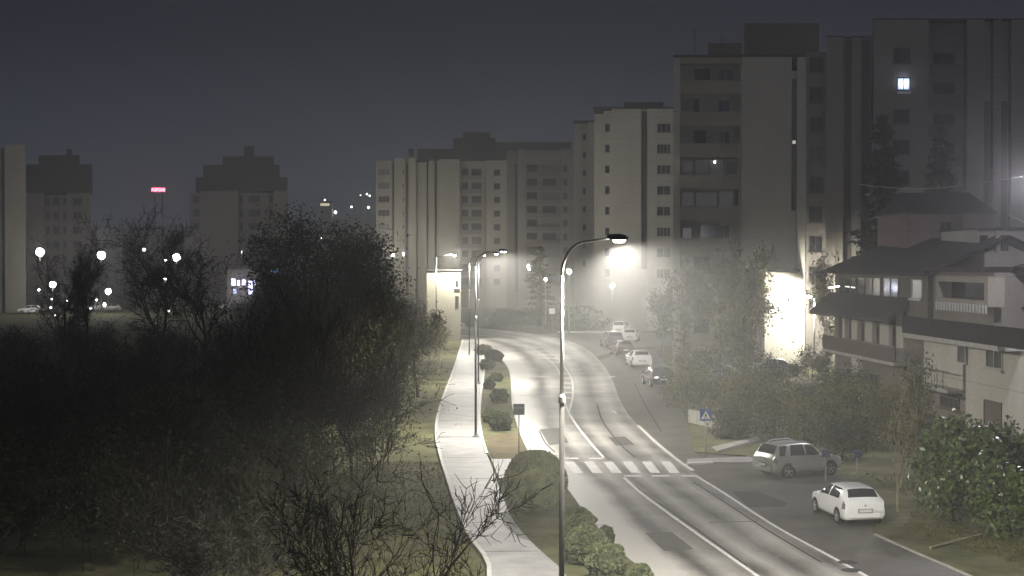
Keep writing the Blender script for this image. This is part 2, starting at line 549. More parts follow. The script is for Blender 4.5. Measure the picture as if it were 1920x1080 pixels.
path_L = [Vector((-1.6, 34, 0))] + pxs((918, 1085), (880, 1010), (855, 950), (840, 905), (826, 860), (818, 820), (820, 785), (832, 745), (846, 708), (857, 675), (866, 645), (868, 632))
path_R = [Vector((2.7, 34, 0))] + pxs((1062, 1085), (1010, 1035), (965, 985), (942, 935), (926, 890), (913, 855), (904, 825), (899, 785), (902, 740), (908, 695), (906, 668), (893, 648), (884, 634))
ribbon('footpath', path_L, path_R, 0.10, 'path', 100, True)
struct(MB().prism(pxs((921, 864), (995, 864), (1018, 880), (1036, 893), (1050, 905), (1000, 905), (935, 900)), 0, 0.094).build('crossing_pavement', 'path', tri=True))
verge = [at(x, y) for x, y in ((906, 668), (909, 695), (903, 740), (900, 785), (905, 825), (914, 855), (920, 863), (994, 863), (991, 850), (970, 800), (960, 760), (958, 720), (953, 695), (938, 675), (915, 657), (896, 648))]
struct(MB().prism(verge, 0, 0.09).build('verge', 'grass', tri=True))
struct(MB().sheet(pxs((912, 822), (976, 812), (990, 852), (992, 861), (922, 861)), 0.096).build('bare_soil', 'soil', tri=True))
jm = MB()
for y_ in (1040, 985, 940, 902, 862, 824, 792, 764, 740, 720, 703, 688, 674, 662):
    a = at(960, y_); xs = [float(np.interp(a.y, *zip(*sorted((p.y, p.x) for p in P_)))) for P_ in (path_L, path_R)]
    strip(jm, [Vector((xs[0] + .1, a.y, 0)), Vector((xs[1] - .1, a.y + .1, 0))], .05, .1002, .1035, smooth=False)
struct(jm.build('paving_joint', 'patch'))
kb = MB()
strip(kb, road_L[4:13], 0.16, 0, 0.14, 90)
strip(kb, path_L, 0.14, 0, 0.15, 90)
strip(kb, [p for p in path_R[6:12]], 0.14, 0, 0.15, 60)
struct(kb.build('kerb', 'kerb'))
kb2 = MB()
kb3 = MB()
strip(kb3, pxs((1640, 1003), (1700, 1030), (1815, 1080), (1900, 1120)), 0.1, 0, 0.05, 30)
struct(kb3.build('kerb', 'concrete'))
strip(kb2, pxs((1045, 624), (1100, 624.5), (1150, 625)), 0.5, 0, 0.22, 20)
strip(kb2, pxs((1197, 799), (1233, 833), (1275, 867), (1300, 884)), 0.16, 0, 0.05, 30)
strip(kb2, pxs((1288, 872), (1335, 869.5)), 0.25, 0, 0.10, 8)
struct(kb2.build('kerb_right', 'kerb')).name = 'kerb'
struct(MB().prism(pxs((1288, 862), (1290, 870), (1345, 868), (1420, 868), (1430, 862), (1400, 858)), 0, 0.05).build('pavement', 'path', tri=True))
struct(MB().prism(pxs((1335, 842), (1345, 850), (1425, 826), (1420, 822)), 0, 0.12).build('pavement_ramp', 'concrete', tri=True))
gv = pxs((1296, 800), (1380, 822), (1420, 822), (1335, 842), (1400, 857), (1303, 849))
struct(MB().prism(gv, 0, 0.07).build('grass_patch', 'grass', tri=True))

# painted markings and two glint dashes, 4 mm above the road
mk = MB()
Z = 0.018


def dash(p, q, wd):
    a, b = at(*p), at(*q)
    strip(mk, [a, b], wd, 0.013, Z, smooth=False)


tops = [1058, 1094.6, 1130.5, 1167, 1203, 1239]
for x in tops:                                        # zebra stripes
    mk.sheet(pxs((x, 866), (x + 18, 866), (x + 35.5, 887.5), (x + 16.5, 887.5)), Z)
for x0, x1, y in ((1056, 1084, 860), (1103, 1135, 860), (1169, 1202, 893), (1221, 1254, 893), (1277, 1309, 893)):
    mk.sheet(pxs((x0, y - 1.2), (x1, y - 1.2), (x1 + 2, y + 1.3), (x0 + 2, y + 1.3)), Z)
strip(mk, pxs((1170, 896), (1202, 925), (1245, 957), (1305, 1000), (1422, 1082), (1560, 1180)), 0.13, 0.013, Z, 40)
strip(mk, pxs((1066, 775), (1085, 803), (1108, 832), (1135, 862)), 0.13, 0.013, Z, 24)
strip(mk, pxs((1305, 893), (1350, 920), (1450, 985), (1550, 1040), (1640, 1089)), 0.12, 0.013, Z, 40)
strip(mk, pxs((1060, 690), (1072, 712), (1074, 742), (1066, 775)), 0.12, 0.013, Z, 24)
strip(mk, pxs((985, 648), (1015, 664), (1042, 688), (1052, 712), (1056, 745), (1066, 775)), 0.10, 0.013, Z, 30)
strip(mk, pxs((1015, 650), (1040, 668), (1060, 690)), 0.10, 0.013, Z, 20)
for (a, b) in (((988, 652), (1014, 652)), ((998, 658.5), (1027, 658.5)), ((1009, 665), (1040, 666)), ((1019, 671), (1049, 673)), ((1029, 678), (1056, 681)), ((1045, 700), (1064, 701)), ((1050, 709), (1068, 710)), ((1052, 718), (1070, 719)), ((1053, 727), (1071, 728)), ((1055, 736), (1071, 737)), ((1058, 746), (1071, 747))):
    dash(a, b, 0.6)
dash((962, 705), (1024, 706), 0.35)
dash((905, 636), (970, 640), 0.3)
dash((1140, 708), (1152, 706), 0.3); dash((1149, 770), (1155, 776), 0.2)  # two white dashes standing for small light glints on the road
dash((918, 628), (945, 631), 0.3)
struct(mk.build('road_marking_and_glint', 'paint', tri=True))
mh = MB()
for x, y in ((1589, 1055), (1596, 1070), (1012, 700)):
    p = at(x, y)
    mh.lathe([(0.32, 0.013), (0.30, 0.019)], 16, c=(p.x, p.y, 0))
struct(mh.build('manhole_cover', 'patch'))

sm = MB()
rs = random.Random(3)
for pts in (((1085, 1000), (1120, 985), (1150, 990)), ((1010, 806), (1050, 802), (1085, 803)), ((1011, 808), (1022, 830), (1040, 848)), ((1180, 905), (1260, 960), (1330, 1010), (1400, 1062)), ((1120, 760), (1130, 790), (1160, 830), (1190, 858)), ((975, 742), (1040, 740), (1150, 744)), ((1330, 980), (1420, 978)), ((1300, 905), (1340, 930), (1440, 995), (1540, 1055)), ((1190, 720), (1210, 760), (1240, 810))):
    strip(sm, pxs(*pts), 0.09, 0.0122, 0.0145, 20)
struct(sm.build('tar_seam', 'patch'))
pt = MB()
for q_ in (((1012, 806), (1050, 803), (1066, 830), (1030, 836)), ((1210, 1000), (1260, 998), (1300, 1030), (1245, 1034)), ((1140, 820), (1172, 819), (1190, 834), (1155, 836))):
    pt.sheet(pxs(*q_), 0.0135)
struct(pt.build('road_patch', mat('old_road_patch', (0.065, 0.062, 0.055), .6, .3, 3, .2, .3)))

# hills far behind
hv, hf = [], []
NX = 60
for i in range(NX + 1):
    x = -480 + 900 * i / NX
    h = 34 + 9 * math.sin(x * 0.013 + 1) + 4 * math.sin(x * 0.05) - 0.025 * max(0, x)
    for j, (yy, zz) in enumerate(((780, -0.4), (840, h * 0.6), (900, h), (950, h * 0.7))):
        hv.append((x, yy, zz))
for i in range(NX):
    for j in range(3):
        hf.append((4 * i + j, 4 * i + 4 + j, 4 * i + 5 + j, 4 * i + 1 + j))
struct(MB().add(hv, hf).build('hills', 'hill', smooth=True))

# ------------------------------------------------------------------ vegetation kit
def norm(v):
    return v / (np.linalg.norm(v) + 1e-9)


def grow(rng, P, segs, p, d, L, r, lvl):
    n = P['n'][lvl]
    step = L / n
    r0 = r
    for i in range(n):
        d = norm(d + rng.normal(0, P['wob'][lvl], 3) + np.array([0, 0, P['trop'][lvl]]))
        q = p + d * step
        r1 = r * (1 - (1 - P.get('tip', 0.35)) * (i + 1) / n)
        segs.append((p[0], p[1], p[2], q[0], q[1], q[2], r0, r1, lvl))
        if lvl + 1 < len(P['n']) and (i + 1) / n > P['start'][lvl]:
            for _ in range(rng.poisson(P['kids'][lvl]) if i < n - 1 else P['end'][lvl]):
                a = math.radians(rng.uniform(*P['ang'][lvl]))
                pv_ = norm(np.cross(d, rng.normal(0, 1, 3)))
                cd = d * math.cos(a) + pv_ * math.sin(a)
                grow(rng, P, segs, q, cd, L * P['ratio'][lvl] * rng.uniform(0.6, 1.15), max(r1 * P.get('rr', 0.62), P.get('rmin', 0.006)), lvl + 1)
        p, r0 = q, r1


def tubes(S, n=3):
    """S (N,>=8) segments -> quads verts (N*n*4,3)"""
    S = np.asarray(S, float)
    a, b = S[:, 0:3], S[:, 3:6]
    d = b - a
    d /= np.linalg.norm(d, axis=1)[:, None] + 1e-9
    ref = np.where(np.abs(d[:, 2:3]) > 0.9, np.array([[1., 0, 0]]), np.array([[0, 0, 1.]]))
    u = np.cross(d, ref); u /= np.linalg.norm(u, axis=1)[:, None] + 1e-9
    w_ = np.cross(d, u)
    ang = np.arange(n) * 2 * np.pi / n
    ring = np.cos(ang)[None, :, None] * u[:, None, :] + np.sin(ang)[None, :, None] * w_[:, None, :]
    A = a[:, None, :] + ring * S[:, 6][:, None, None]
    B = b[:, None, :] + ring * S[:, 7][:, None, None]
    A2, B2 = np.roll(A, -1, 1), np.roll(B, -1, 1)
    return np.stack([A, A2, B2, B], 2).reshape(-1, 3)


def leaves(rng, C, size, flat=0.0, aspect=0.55):
    """leaf-shaped quads at points C"""
    n = len(C)
    a = rng.normal(0, 1, (n, 3)); a[:, 2] *= (1 - flat)
    a /= np.linalg.norm(a, axis=1)[:, None]
    b = np.cross(a, rng.normal(0, 1, (n, 3))); b /= np.linalg.norm(b, axis=1)[:, None] + 1e-9
    s = size * rng.uniform(0.6, 1.3, (n, 1))
    return np.stack([C - a * s, C + b * s * aspect, C + a * s, C - b * s * aspect], 1).reshape(-1, 3)


def clumps(rng, center, rad, k, m, cs, shell=0.55):
    """k clumps in an ellipsoid, m points each, gaussian size cs"""
    d = rng.normal(0, 1, (k, 3)); d /= np.linalg.norm(d, axis=1)[:, None]
    r = rng.uniform(shell, 1.0, (k, 1))
    c = np.array(center) + d * r * np.array(rad)
    sz = cs * rng.uniform(0.5, 1.4, (k, 1, 1))
    return (c[:, None, :] + rng.normal(0, 1, (k, m, 3)) * sz).reshape(-1, 3)


BARE = dict(n=[5, 5, 5, 4, 3], wob=[.07, .12, .16, .2, .25], trop=[.05, .09, .07, .05, .03], start=[.35, .15, .1, .1, 0],
            kids=[1.5, 1.1, 1.0, .8, 0], end=[4, 3, 2, 2, 0], ang=[(25, 60), (25, 60), (25, 60), (25, 60)], ratio=[.75, .62, .6, .6, .5], rr=.6)


def put(V, loc, s=1.0, rz=0.0):
    c, sn = math.cos(rz), math.sin(rz)
    R = np.array([[c, -sn, 0], [sn, c, 0], [0, 0, 1]])
    return (V * s) @ R.T + np.array(loc)


def bare_tree(name, label, loc, h, seed, spread=1.0, rtrunk=0.16, P=None, m='bark', leafn=0, leafm='leaf_olive', leafs=0.1, group=None, lean=(0, 0), cat='bare tree', rmin=0.008):
    rng = np.random.default_rng(seed)
    P = dict(P or BARE); P['rmin'] = rmin
    S = []
    grow(rng, P, S, np.zeros(3), norm(np.array([lean[0], lean[1], 1.0])), h * 0.42, rtrunk, 0)
    S = np.array(S)
    top = S[:, 5].max()
    S[:, [2, 5]] *= h / top
    S[:, [0, 1, 3, 4]] *= spread * h / top
    t = thing(name, label, cat, loc, 0, group)
    thick = S[:, 8] <= 1
    np_mesh('trunk', tubes(S[thick], 7), 4, m, t)
    np_mesh('branches', tubes(S[~thick], 3), 4, m, t)
    if leafn:
        tips = S[S[:, 8] >= 2][:, 3:6]
        C = tips[rng.integers(0, len(tips), leafn)] + rng.normal(0, leafs * 1.5, (leafn, 3))
        np_mesh('leaves', leaves(rng, C, leafs), 4, leafm, t)
    return t


def leafy(name, label, loc, h, rad, zc, seed, k, m, cs, ls, mt='leaf_dark', cat='tree', group=None, rtrunk=0.15, shell=0.4):
    rng = np.random.default_rng(seed)
    t = thing(name, label, cat, loc, 0, group)
    S = []
    grow(rng, dict(BARE, n=[5, 4, 4], rmin=0.02), S, np.zeros(3), np.array([0, 0, 1.0]), h * 0.6, rtrunk, 0)
    S = np.array(S)
    S[:, [2, 5]] *= h * 0.88 / S[:, 5].max()
    rr = max(np.abs(S[:, 3:5]).max(), 0.1)
    S[:, [0, 1, 3, 4]] *= rad[0] * 0.8 / rr
    np_mesh('trunk', tubes(S, 5), 4, 'bark', t)
    C = clumps(rng, (0, 0, zc), rad, k, m, cs, shell)
    C = C[C[:, 2] > 0.05]
    np_mesh('crown', leaves(rng, C, ls), 4, mt, t)
    return t


def conifer(name, label, loc, h, r, seed, m='leaf_dark', droop=-0.25, ls=0.25, whorls=22, cat='conifer', dens=26):
    rng = np.random.default_rng(seed)
    t = thing(name, label, cat, loc)
    MB().tube([(0, 0, 0), (0.05, 0, h * 0.5), (0, 0.03, h)], [r * 0.08, r * 0.05, 0.02], 7).build('trunk', 'bark', t)
    S, C = [], []
    for i in range(whorls):
        f = i / (whorls - 1)
        z = h * (0.1 + 0.88 * f)
        z0_ = z
        R = r * (1 - f) ** 0.8 * rng.uniform(0.75, 1.15) + 0.25
        for k in range(rng.integers(5, 9)):
            z = z0_ + rng.normal(0, h * .018) if f < .95 else z0_
            a = rng.uniform(0, 2 * np.pi)
            RR = R * rng.uniform(0.6, 1.1)
            tip = np.array([math.cos(a) * RR, math.sin(a) * RR, z + RR * droop * rng.uniform(.4, 1.4)])
            S.append((0, 0, z, *tip, 0.05, 0.01, 1))
            tt = rng.uniform(0.15, 1.0, (dens, 1))
            pts = np.array([0, 0, z]) * (1 - tt) + tip * tt + rng.normal(0, 1, (dens, 3)) * np.array([.28, .28, .12]) * (0.4 + RR * 0.18)
            C.append(pts)
    np_mesh('branches', tubes(S, 3), 4, 'bark', t)
    np_mesh('crown', leaves(rng, np.concatenate(C), ls, flat=0.5, aspect=0.35), 4, m, t)
    return t


def ground_tree_z(px, py_top, d):
    return atd(px, py_top, d).z


# ------------------------------------------------------------------ dark thicket left of the path (one uncountable mass)
rng = np.random.default_rng(11)
SHR = dict(n=[2, 4, 4, 3], wob=[.1, .14, .2, .25], trop=[.05, .08, .04, .02], start=[-1, .1, .1, 0], kids=[3.0, 1.3, 1.0, 0], end=[5, 2, 2, 0],
           ang=[(15, 60), (20, 55), (20, 60)], ratio=[1.6, .6, .6], rr=.6, rmin=.011)
bases = []
for s in range(5):
    S = []
    grow(np.random.default_rng(100 + s), SHR, S, np.zeros(3), np.array([0, 0, 1.]), 1.3, 0.06, 0)
    S = np.array(S)
    k = 1.0 / S[:, 5].max()
    S[:, :8] *= k
    bases.append(S)
tw, lf, lf2 = [], [], []


def bush(x, y, h, nl=220, wide=1.0):
    B = bases[rng.integers(0, 5)].copy()
    B[:, [0, 1, 3, 4]] *= wide
    B[:, 6:8] = np.maximum(B[:, 6:8] * 0.45, 0.011 / h + 0 * B[:, 6:8])
    tw.append(put(tubes(B, 3), (x, y, 0), h, rng.uniform(0, 6.28)))
    tips = B[B[:, 8] >= 2][:, 3:6]
    C = tips[rng.integers(0, len(tips), nl)] + rng.normal(0, .05, (nl, 3))
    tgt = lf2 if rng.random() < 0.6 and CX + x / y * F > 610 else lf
    tgt.append(put(leaves(rng, C, (0.05 + 0.05 * rng.random()) / h), (x, y, 0), h, rng.uniform(0, 6.28)))


def left_edge_x(d):                              # the path's left side, metres
    pts = sorted([(p.y, p.x) for p in path_L])
    return float(np.interp(d, [a for a, _ in pts], [b for _, b in pts]))


nb = 0
for _ in range(900):
    d = 44 + 190 * rng.random() ** 1.3
    lim = left_edge_x(min(d, 170)) - 2.4
    x0 = -0.36 * d
    x = rng.uniform(x0, lim)
    px = CX + x / d * F
    # top of the mass in the photograph, by column
    top = np.interp(px, [0, 250, 420, 470, 560, 650, 720, 790, 850], [592, 590, 575, 480, 440, 440, 505, 560, 640])
    if px < 440 and d > 150:
        continue
    zmax = HC - (top - HY) / F * d
    h = min(zmax * rng.uniform(0.55, 1.0), rng.uniform(3.2, 7.5) if px < 470 else rng.uniform(4, 13))
    if d < 62:
        h = min(h, 3.2 + 0.05 * (d - 44) + rng.random())
        if px > 560 and rng.random() < 0.75:
            continue
    if h < 1.2:
        continue
    bush(x, d, h, 420, rng.uniform(0.8, 1.2) * (1.0 if h < 6 else 0.7))
    nb += 1
    if nb > 300:
        break
th = np_mesh('thicket', np.concatenate(tw), 4, 'twig')
tag(th, 'tangle of dark bare twigs filling the slope left of the path', 'thicket', kind='stuff')
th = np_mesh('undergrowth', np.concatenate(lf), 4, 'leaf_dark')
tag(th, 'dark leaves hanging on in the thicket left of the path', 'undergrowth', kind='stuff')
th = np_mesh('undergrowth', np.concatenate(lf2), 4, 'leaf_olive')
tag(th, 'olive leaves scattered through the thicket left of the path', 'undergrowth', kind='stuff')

# grass blades and leaf litter where the lamps light the verges
gp = []
for poly, n in (((( -7, 2.0), (36, 62)), 9000),):
    x = rng.uniform(-8, 0.5, n); y = rng.uniform(43, 70, n)
    keep = np.array([xx < left_edge_x(yy) - 0.15 for xx, yy in zip(x, y)])
    gp.append(np.stack([x[keep], y[keep], np.full(keep.sum(), 0.05)], 1))
x = rng.uniform(13.5, 22, 9000); y = rng.uniform(42, 66, 9000)
keep = x > np.interp(y, [40, 47, 52, 58, 66], [17, 15.5, 13.6, 15.8, 15.5])
gp.append(np.stack([x[keep], y[keep], np.full(keep.sum(), 0.05)], 1))
g = np_mesh('grass_tufts', leaves(rng, np.concatenate(gp), 0.085, aspect=0.25), 4, 'leaf_olive')
tag(g, 'rough grass and litter beside the path and parking lane', 'grass', kind='stuff')

# ------------------------------------------------------------------ individual bare trees, left
FG = dict(n=[4, 6, 6, 5, 4], wob=[.05, .10, .13, .17, .22], trop=[.02, .05, .05, .05, .04], start=[.2, .05, .1, .1, 0],
          kids=[2.4, 1.35, 1.1, .9, 0], end=[4, 2, 2, 2, 0], ang=[(30, 75), (25, 60), (25, 55), (25, 60)], ratio=[1.35, .55, .55, .6], rr=.66)
d0 = 27.0
p = atd(668, 1080, d0)
bare_tree('bare_tree', 'large bare tree spreading dark branches over the footpath in the foreground', (p.x - 0.2, d0, 0), ground_tree_z(800, 800, d0), 3, 0.85, 0.2, FG, rmin=0.010, lean=(0.15, 0))
p = atd(350, 1080, 38)
bare_tree('bare_tree', 'leaning bare tree in the dark bottom left with long low branches', (p.x, 38, 0), ground_tree_z(420, 890, 38), 5, 1.25, 0.2, FG, rmin=0.013, lean=(0.3, 0))
p = atd(520, 1000, 46)
bare_tree('bare_tree', 'slender bare tree on the grass between the two big foreground trees', (p.x, 46, 0), ground_tree_z(520, 840, 46), 8, 0.9, 0.09, BARE, rmin=0.010)
p = atd(660, 900, 62)
bare_tree('bare_tree', 'twiggy bare tree beside the footpath behind the foreground tree', (p.x, 62, 0), ground_tree_z(660, 690, 62), 9, 0.9, 0.1, BARE, rmin=0.012, leafn=500, leafs=.07)
lab = ['pale grey bare tree at the far end of the footpath', 'thin bare tree leaning over the footpath near the lamp posts', 'bushy bare tree with olive leaves beside the lamp posts']
for i, (x, b, tp, s) in enumerate(((835, 705, 575, 21), (800, 745, 560, 22), (745, 760, 530, 23))):
    d = gd(b)
    q = at(x, b)
    bare_tree('bare_tree', lab[i], (q.x - .6, d, 0), ground_tree_z(x, tp, d), s, 0.85, 0.12, BARE, rmin=0.016, leafn=900, leafs=.11, m='bark_pale' if i == 0 else 'bark')
lab = ['bare tree against the sky at the far left before the low slab block', 'tall forked bare tree on the skyline below the red sign', 'arching bare tree on the skyline right of the red sign', 'small bare tree on the skyline in front of the left tower']
for i, (x, tp, d, s, sp_) in enumerate(((165, 385, 135, 31, .75), (300, 378, 128, 32, .9), (385, 400, 122, 33, .9), (120, 440, 140, 34, .8))):
    q = atd(x, 500, d)
    bare_tree('bare_tree', lab[i], (q.x, d, 0), ground_tree_z(x, tp, d), s, sp_, 0.22, BARE, rmin=0.022)
lab = ['broad dark evergreen tree rising above the thicket', 'dark evergreen tree in front of the hillside lights', 'rounded dark tree left of the long apartment block']
for i, (x, tp, d, rx, s) in enumerate(((545, 385, 150, 4.6, 41), (640, 402, 165, 4.8, 42), (690, 430, 150, 3.6, 43))):
    q = atd(x, 500, d); h = ground_tree_z(x, tp, d)
    leafy('evergreen_tree', lab[i], (q.x, d, 0), h, (rx, rx, h * .38), h * .6, s, 150, 45, .62, .17)

# ------------------------------------------------------------------ verge shrubs and the ball bush
def ball(name, label, loc, rx, rz_, seed, n, ls, m, cat, group=None, rough=0.03, core='leaf_dark', zc=None):
    r_ = np.random.default_rng(seed)
    t = thing(name, label, cat, loc, 0, group)
    zc = zc or rz_ * 1.0
    d = r_.normal(0, 1, (n, 3)); d /= np.linalg.norm(d, axis=1)[:, None]
    lump = 1 + rough * (np.sin(d[:, 0] * 7 + seed) + np.sin(d[:, 1] * 6 + 2) + np.sin(d[:, 2] * 8 + 1)) / 1.5
    C = d * (lump * r_.normal(0.975, 0.022, n))[:, None] * np.array([rx, rx, rz_]) + np.array([0, 0, zc])
    C = C[C[:, 2] > 0.02]
    bm_ = bmesh.new(); bmesh.ops.create_icosphere(bm_, subdivisions=4, radius=1)
    me = bpy.data.meshes.new('foliage_core')
    for v in bm_.verts:
        k = 0.94 * (1 + rough * (math.sin(v.co.x * 7 + seed) + math.sin(v.co.y * 6 + 2) + math.sin(v.co.z * 8 + 1)) / 1.5)
        v.co = (v.co.x * rx * k, v.co.y * rx * k, max(v.co.z * rz_ * k + zc, 0.01))
    bm_.to_mesh(me); bm_.free()
    me.materials.append(M[core])
    o = bpy.data.objects.new('inner_growth', me); COL.objects.link(o); o.parent = t
    np_mesh('foliage', leaves(r_, C, ls), 4, m, t)
    return t


q = at(1005, 966)
ball('topiary_bush', 'large clipped ball bush standing beside the lamp post and crosswalk', (q.x, q.y + 1.0, 0), 1.19, 1.16, 5, 17000, 0.05, 'leaf_ball', 'bush', rough=0.016, core='leaf_ball', zc=1.12)
lab = ['low rounded hedge shrub at the foot of the nearest lamp post', 'large spreading pale green hedge shrub along the left roadside', 'dark little shrub poking out of the roadside hedge', 'bushy hedge shrub at the bottom edge beside the road', 'hedge shrub behind the nearest lamp post base', 'end shrub of the roadside hedge at the bottom of the view']
for i, (x, y, rx, rz_, s) in enumerate(((1085, 1000, .55, .4, 51), (1100, 1062, .66, .58, 52), (1137, 1030, .26, .34, 53), (1140, 1095, .6, .55, 54), (1080, 1030, .45, .5, 55), (1203, 1104, .32, .32, 56))):
    q = at(x, y)
    ball('hedge_shrub', lab[i], (q.x, q.y + .3, 0), rx, rz_, s, int(3500 * rx + 900), .06, 'leaf_hedge' if i != 2 else 'leaf_dark', 'shrub', 'shrubs of the roadside hedge', 0.1)
lab = ['dark square clipped shrub nearest the bare soil on the verge', 'flat shrub with a pale top halfway along the verge', 'small round shrub next to the flat verge shrub', 'shrub by the bend of the footpath on the verge', 'dark shrub at the far end of the verge under the lamps', 'low shrub last before the far kerb corner', 'olive shrub beside the second lamp post', 'tiny shrub behind the dark square clipped shrub']
for i, (x, y, rx, rz_) in enumerate(((938, 812, .62, .5), (936, 758, .6, .42), (917, 733, .4, .35), (913, 696, .6, .45), (927, 680, .75, .5), (907, 668, .8, .5), (930, 718, .5, .3), (917, 797, .4, .4))):
    q = at(x, y)
    ball('verge_shrub', lab[i], (q.x, q.y + .5, .08), rx, rz_, 60 + i, int(2400 * rx + 500), .075, 'leaf_dark' if i in (0, 4) else 'leaf_hedge', 'shrub', 'shrubs planted along the verge', 0.12)

# ------------------------------------------------------------------ street lamps
def street_lamp(label, loc, energy, arm=1.0, H=10.0, spot=True):
    t = thing('street_lamp', label, 'street lamp', loc, 0, 'swan-neck street lamps along the footpath')
    MB().tube([(0, 0, 0.1), (0, 0, 3.2), (0, 0, 6.33)], [.066, .06, .054], 12).build('pole', 'galv_dark', t, True)  # lower section much darker than the upper pole
    MB().tube([(0, 0, 6.45), (0, 0, H - .85)], [.043, .037], 12).build('upper_pole', 'galv', t, True)
    MB().lathe([(.2, .09), (.2, .14), (.1, .16), (.095, .3)], 12).build('base_plate', 'galv', t)
    MB().lathe([(.074, 6.32), (.078, 6.36), (.078, 6.46), (.05, 6.52)], 12).build('collar', 'galv', t)
    pts = []
    for i in range(9):
        a = math.pi / 2 * i / 8
        pts.append((0.55 * arm * (1 - math.cos(a)), 0, H - .85 + .75 * math.sin(a)))
    pts += [(0.8 * arm, 0, H - .06), (1.05 * arm, 0, H - .03)]
    MB().tube(pts, [.037 - .0008 * i for i in range(len(pts))], 10).build('arm', 'galv', t, True)
    x = 1.0 * arm
    h = MB()
    rings = []
    for s, wd, zt, zb in ((0, .05, .05, -.03), (.1, .11, .07, -.05), (.26, .14, .08, -.06), (.40, .11, .05, -.05), (.47, .04, .0, -.04)):
        rings.append([(x + s, -wd, H + zb), (x + s, -wd * .8, H + zt * .6), (x + s, 0, H + zt), (x + s, wd * .8, H + zt * .6), (x + s, wd, H + zb)])
    v = [p for r in rings for p in r]
    f = [(5 * i + k, 5 * i + 5 + k, 5 * i + 6 + k, 5 * i + 1 + k) for i in range(4) for k in range(4)]
    f += [(5 * i + 4, 5 * i + 9, 5 * i + 5, 5 * i) for i in range(4)] + [(0, 1, 2, 3, 4), (24, 23, 22, 21, 20)]
    hd = h.add(v, f).build('lamp_head', 'darkmetal', t)
    MB().lathe([(.10, H - .12), (.14, H - .075), (.14, H - .065)], 14, c=(x + .27, 0, 0)).build('lens', 'lamp_white', hd, True)
    light('SPOT', 'lamp_light', (x + .27, 0, H - .16), energy, (1, .96, .865), hd, 0.1, 180, .55).rotation_euler = (0, math.radians(-14), 0)
    return t


LE = 27000
q = at(1053, 1287)
street_lamp('nearest tall street lamp, its pole crossing the crosswalk and ball bush', (q.x, q.y, 0), LE)
for (x, b, lb, ar) in ((892, 822, 'street lamp whose foot stands beside the dark square clipped shrub', 1.2), (897, 722, 'street lamp second behind, half hidden by the closer verge lamp', 1.1), (880, 668, 'farthest street lamp of the verge row at the bend of the path', 1.2)):
    q = at(x, b)
    street_lamp(lb, (q.x, q.y, 0), LE * {822: .5, 722: .4, 668: .4}[b], ar)


def arm_lamp(label, px, py, d, arm_px, energy, m='lamp_white', col=(1, .96, .84), lens_r=.14, kind='POINT'):
    """straight-armed street lamp; (px, py) is the lit head"""
    P = atd(px, py, d)
    A = atd(px + arm_px, py, d)
    t = thing('street_lamp', label, 'street lamp', (A.x, d, 0))
    dx = P.x - A.x
    MB().tube([(0, 0, 0), (0, 0, P.z * .5), (0, 0, P.z - .15)], [.09, .075, .05], 10).build('pole', 'galv', t, True)
    MB().tube([(0, 0, P.z - .2), (dx * .5, 0, P.z + .05), (dx * .9, 0, P.z + .12)], .035, 8).build('arm', 'galv', t, True)
    hd = MB().box(dx - .3, dx + .3, -.13, .13, P.z + .1, P.z + .2).build('lamp_head', 'darkmetal', t)
    MB().lathe([(lens_r * .5, P.z - .08), (lens_r, P.z), (lens_r, P.z + .095)], 12, c=(dx, 0, 0)).build('lens', m, hd, True)
    light(kind, 'lamp_light', (dx, 0, P.z - .22), energy, col, hd, .1, 160, .6)
    return t


def globe_lamp(label, px, py, d, energy, r=.2, m='lamp_white', col=(1, .96, .84), cat='lamp post', name='lamp_post', group=None):
    P = atd(px, py, d)
    t = thing(name, label, cat, (P.x, d, 0), 0, group)
    MB().tube([(0, 0, 0), (0, 0, P.z * .6), (0, 0, P.z - r)], [.06, .05, .04], 8).build('pole', 'galv', t, True)
    MB().lathe([(r * .45, P.z - r), (r * .9, P.z - r * .5), (r, P.z), (r * .8, P.z + r * .55), (r * .35, P.z + r * .85)], 14).build('globe', m, t, True)
    if energy:
        light('POINT', 'lamp_light', (0, 0, P.z + r + .25), energy, col, t, .15)
    return t


arm_lamp('street lamp glaring beside the white gable past the dark trees', 1515, 556, K * 101 - 5.5, 12, 8000, lens_r=.3)
arm_lamp('straight-armed street lamp left of the verge row with a bright wall behind', 852, 479, K * 131 - 1.6, -34, 9000, lens_r=.2)
arm_lamp('street lamp just beyond the right edge above the upper house', 1932, 338, 68, 30, 4500, m='lamp_cool', col=(.9, .88, 1.0), lens_r=.16)
globe_lamp('round lamp right of the nearest lamp post neck, before the tower', 1067, 509, 190, 950, .3)
globe_lamp('small lamp left of the round lamp near the cedar', 1023, 524, 205, 350, .2)
globe_lamp('lamp post with lit head on the grass bank behind the junction', 1148, 536, 178, 850, .26)
globe_lamp('lamp at the foot of the long apartment block above the thicket', 737, 479, 282, 4000, .3)
globe_lamp('dim lamp half hidden at the foot of the middle apartment block', 992, 505, 284, 2600, .16)
GL = 'lamps around the car park on the left'
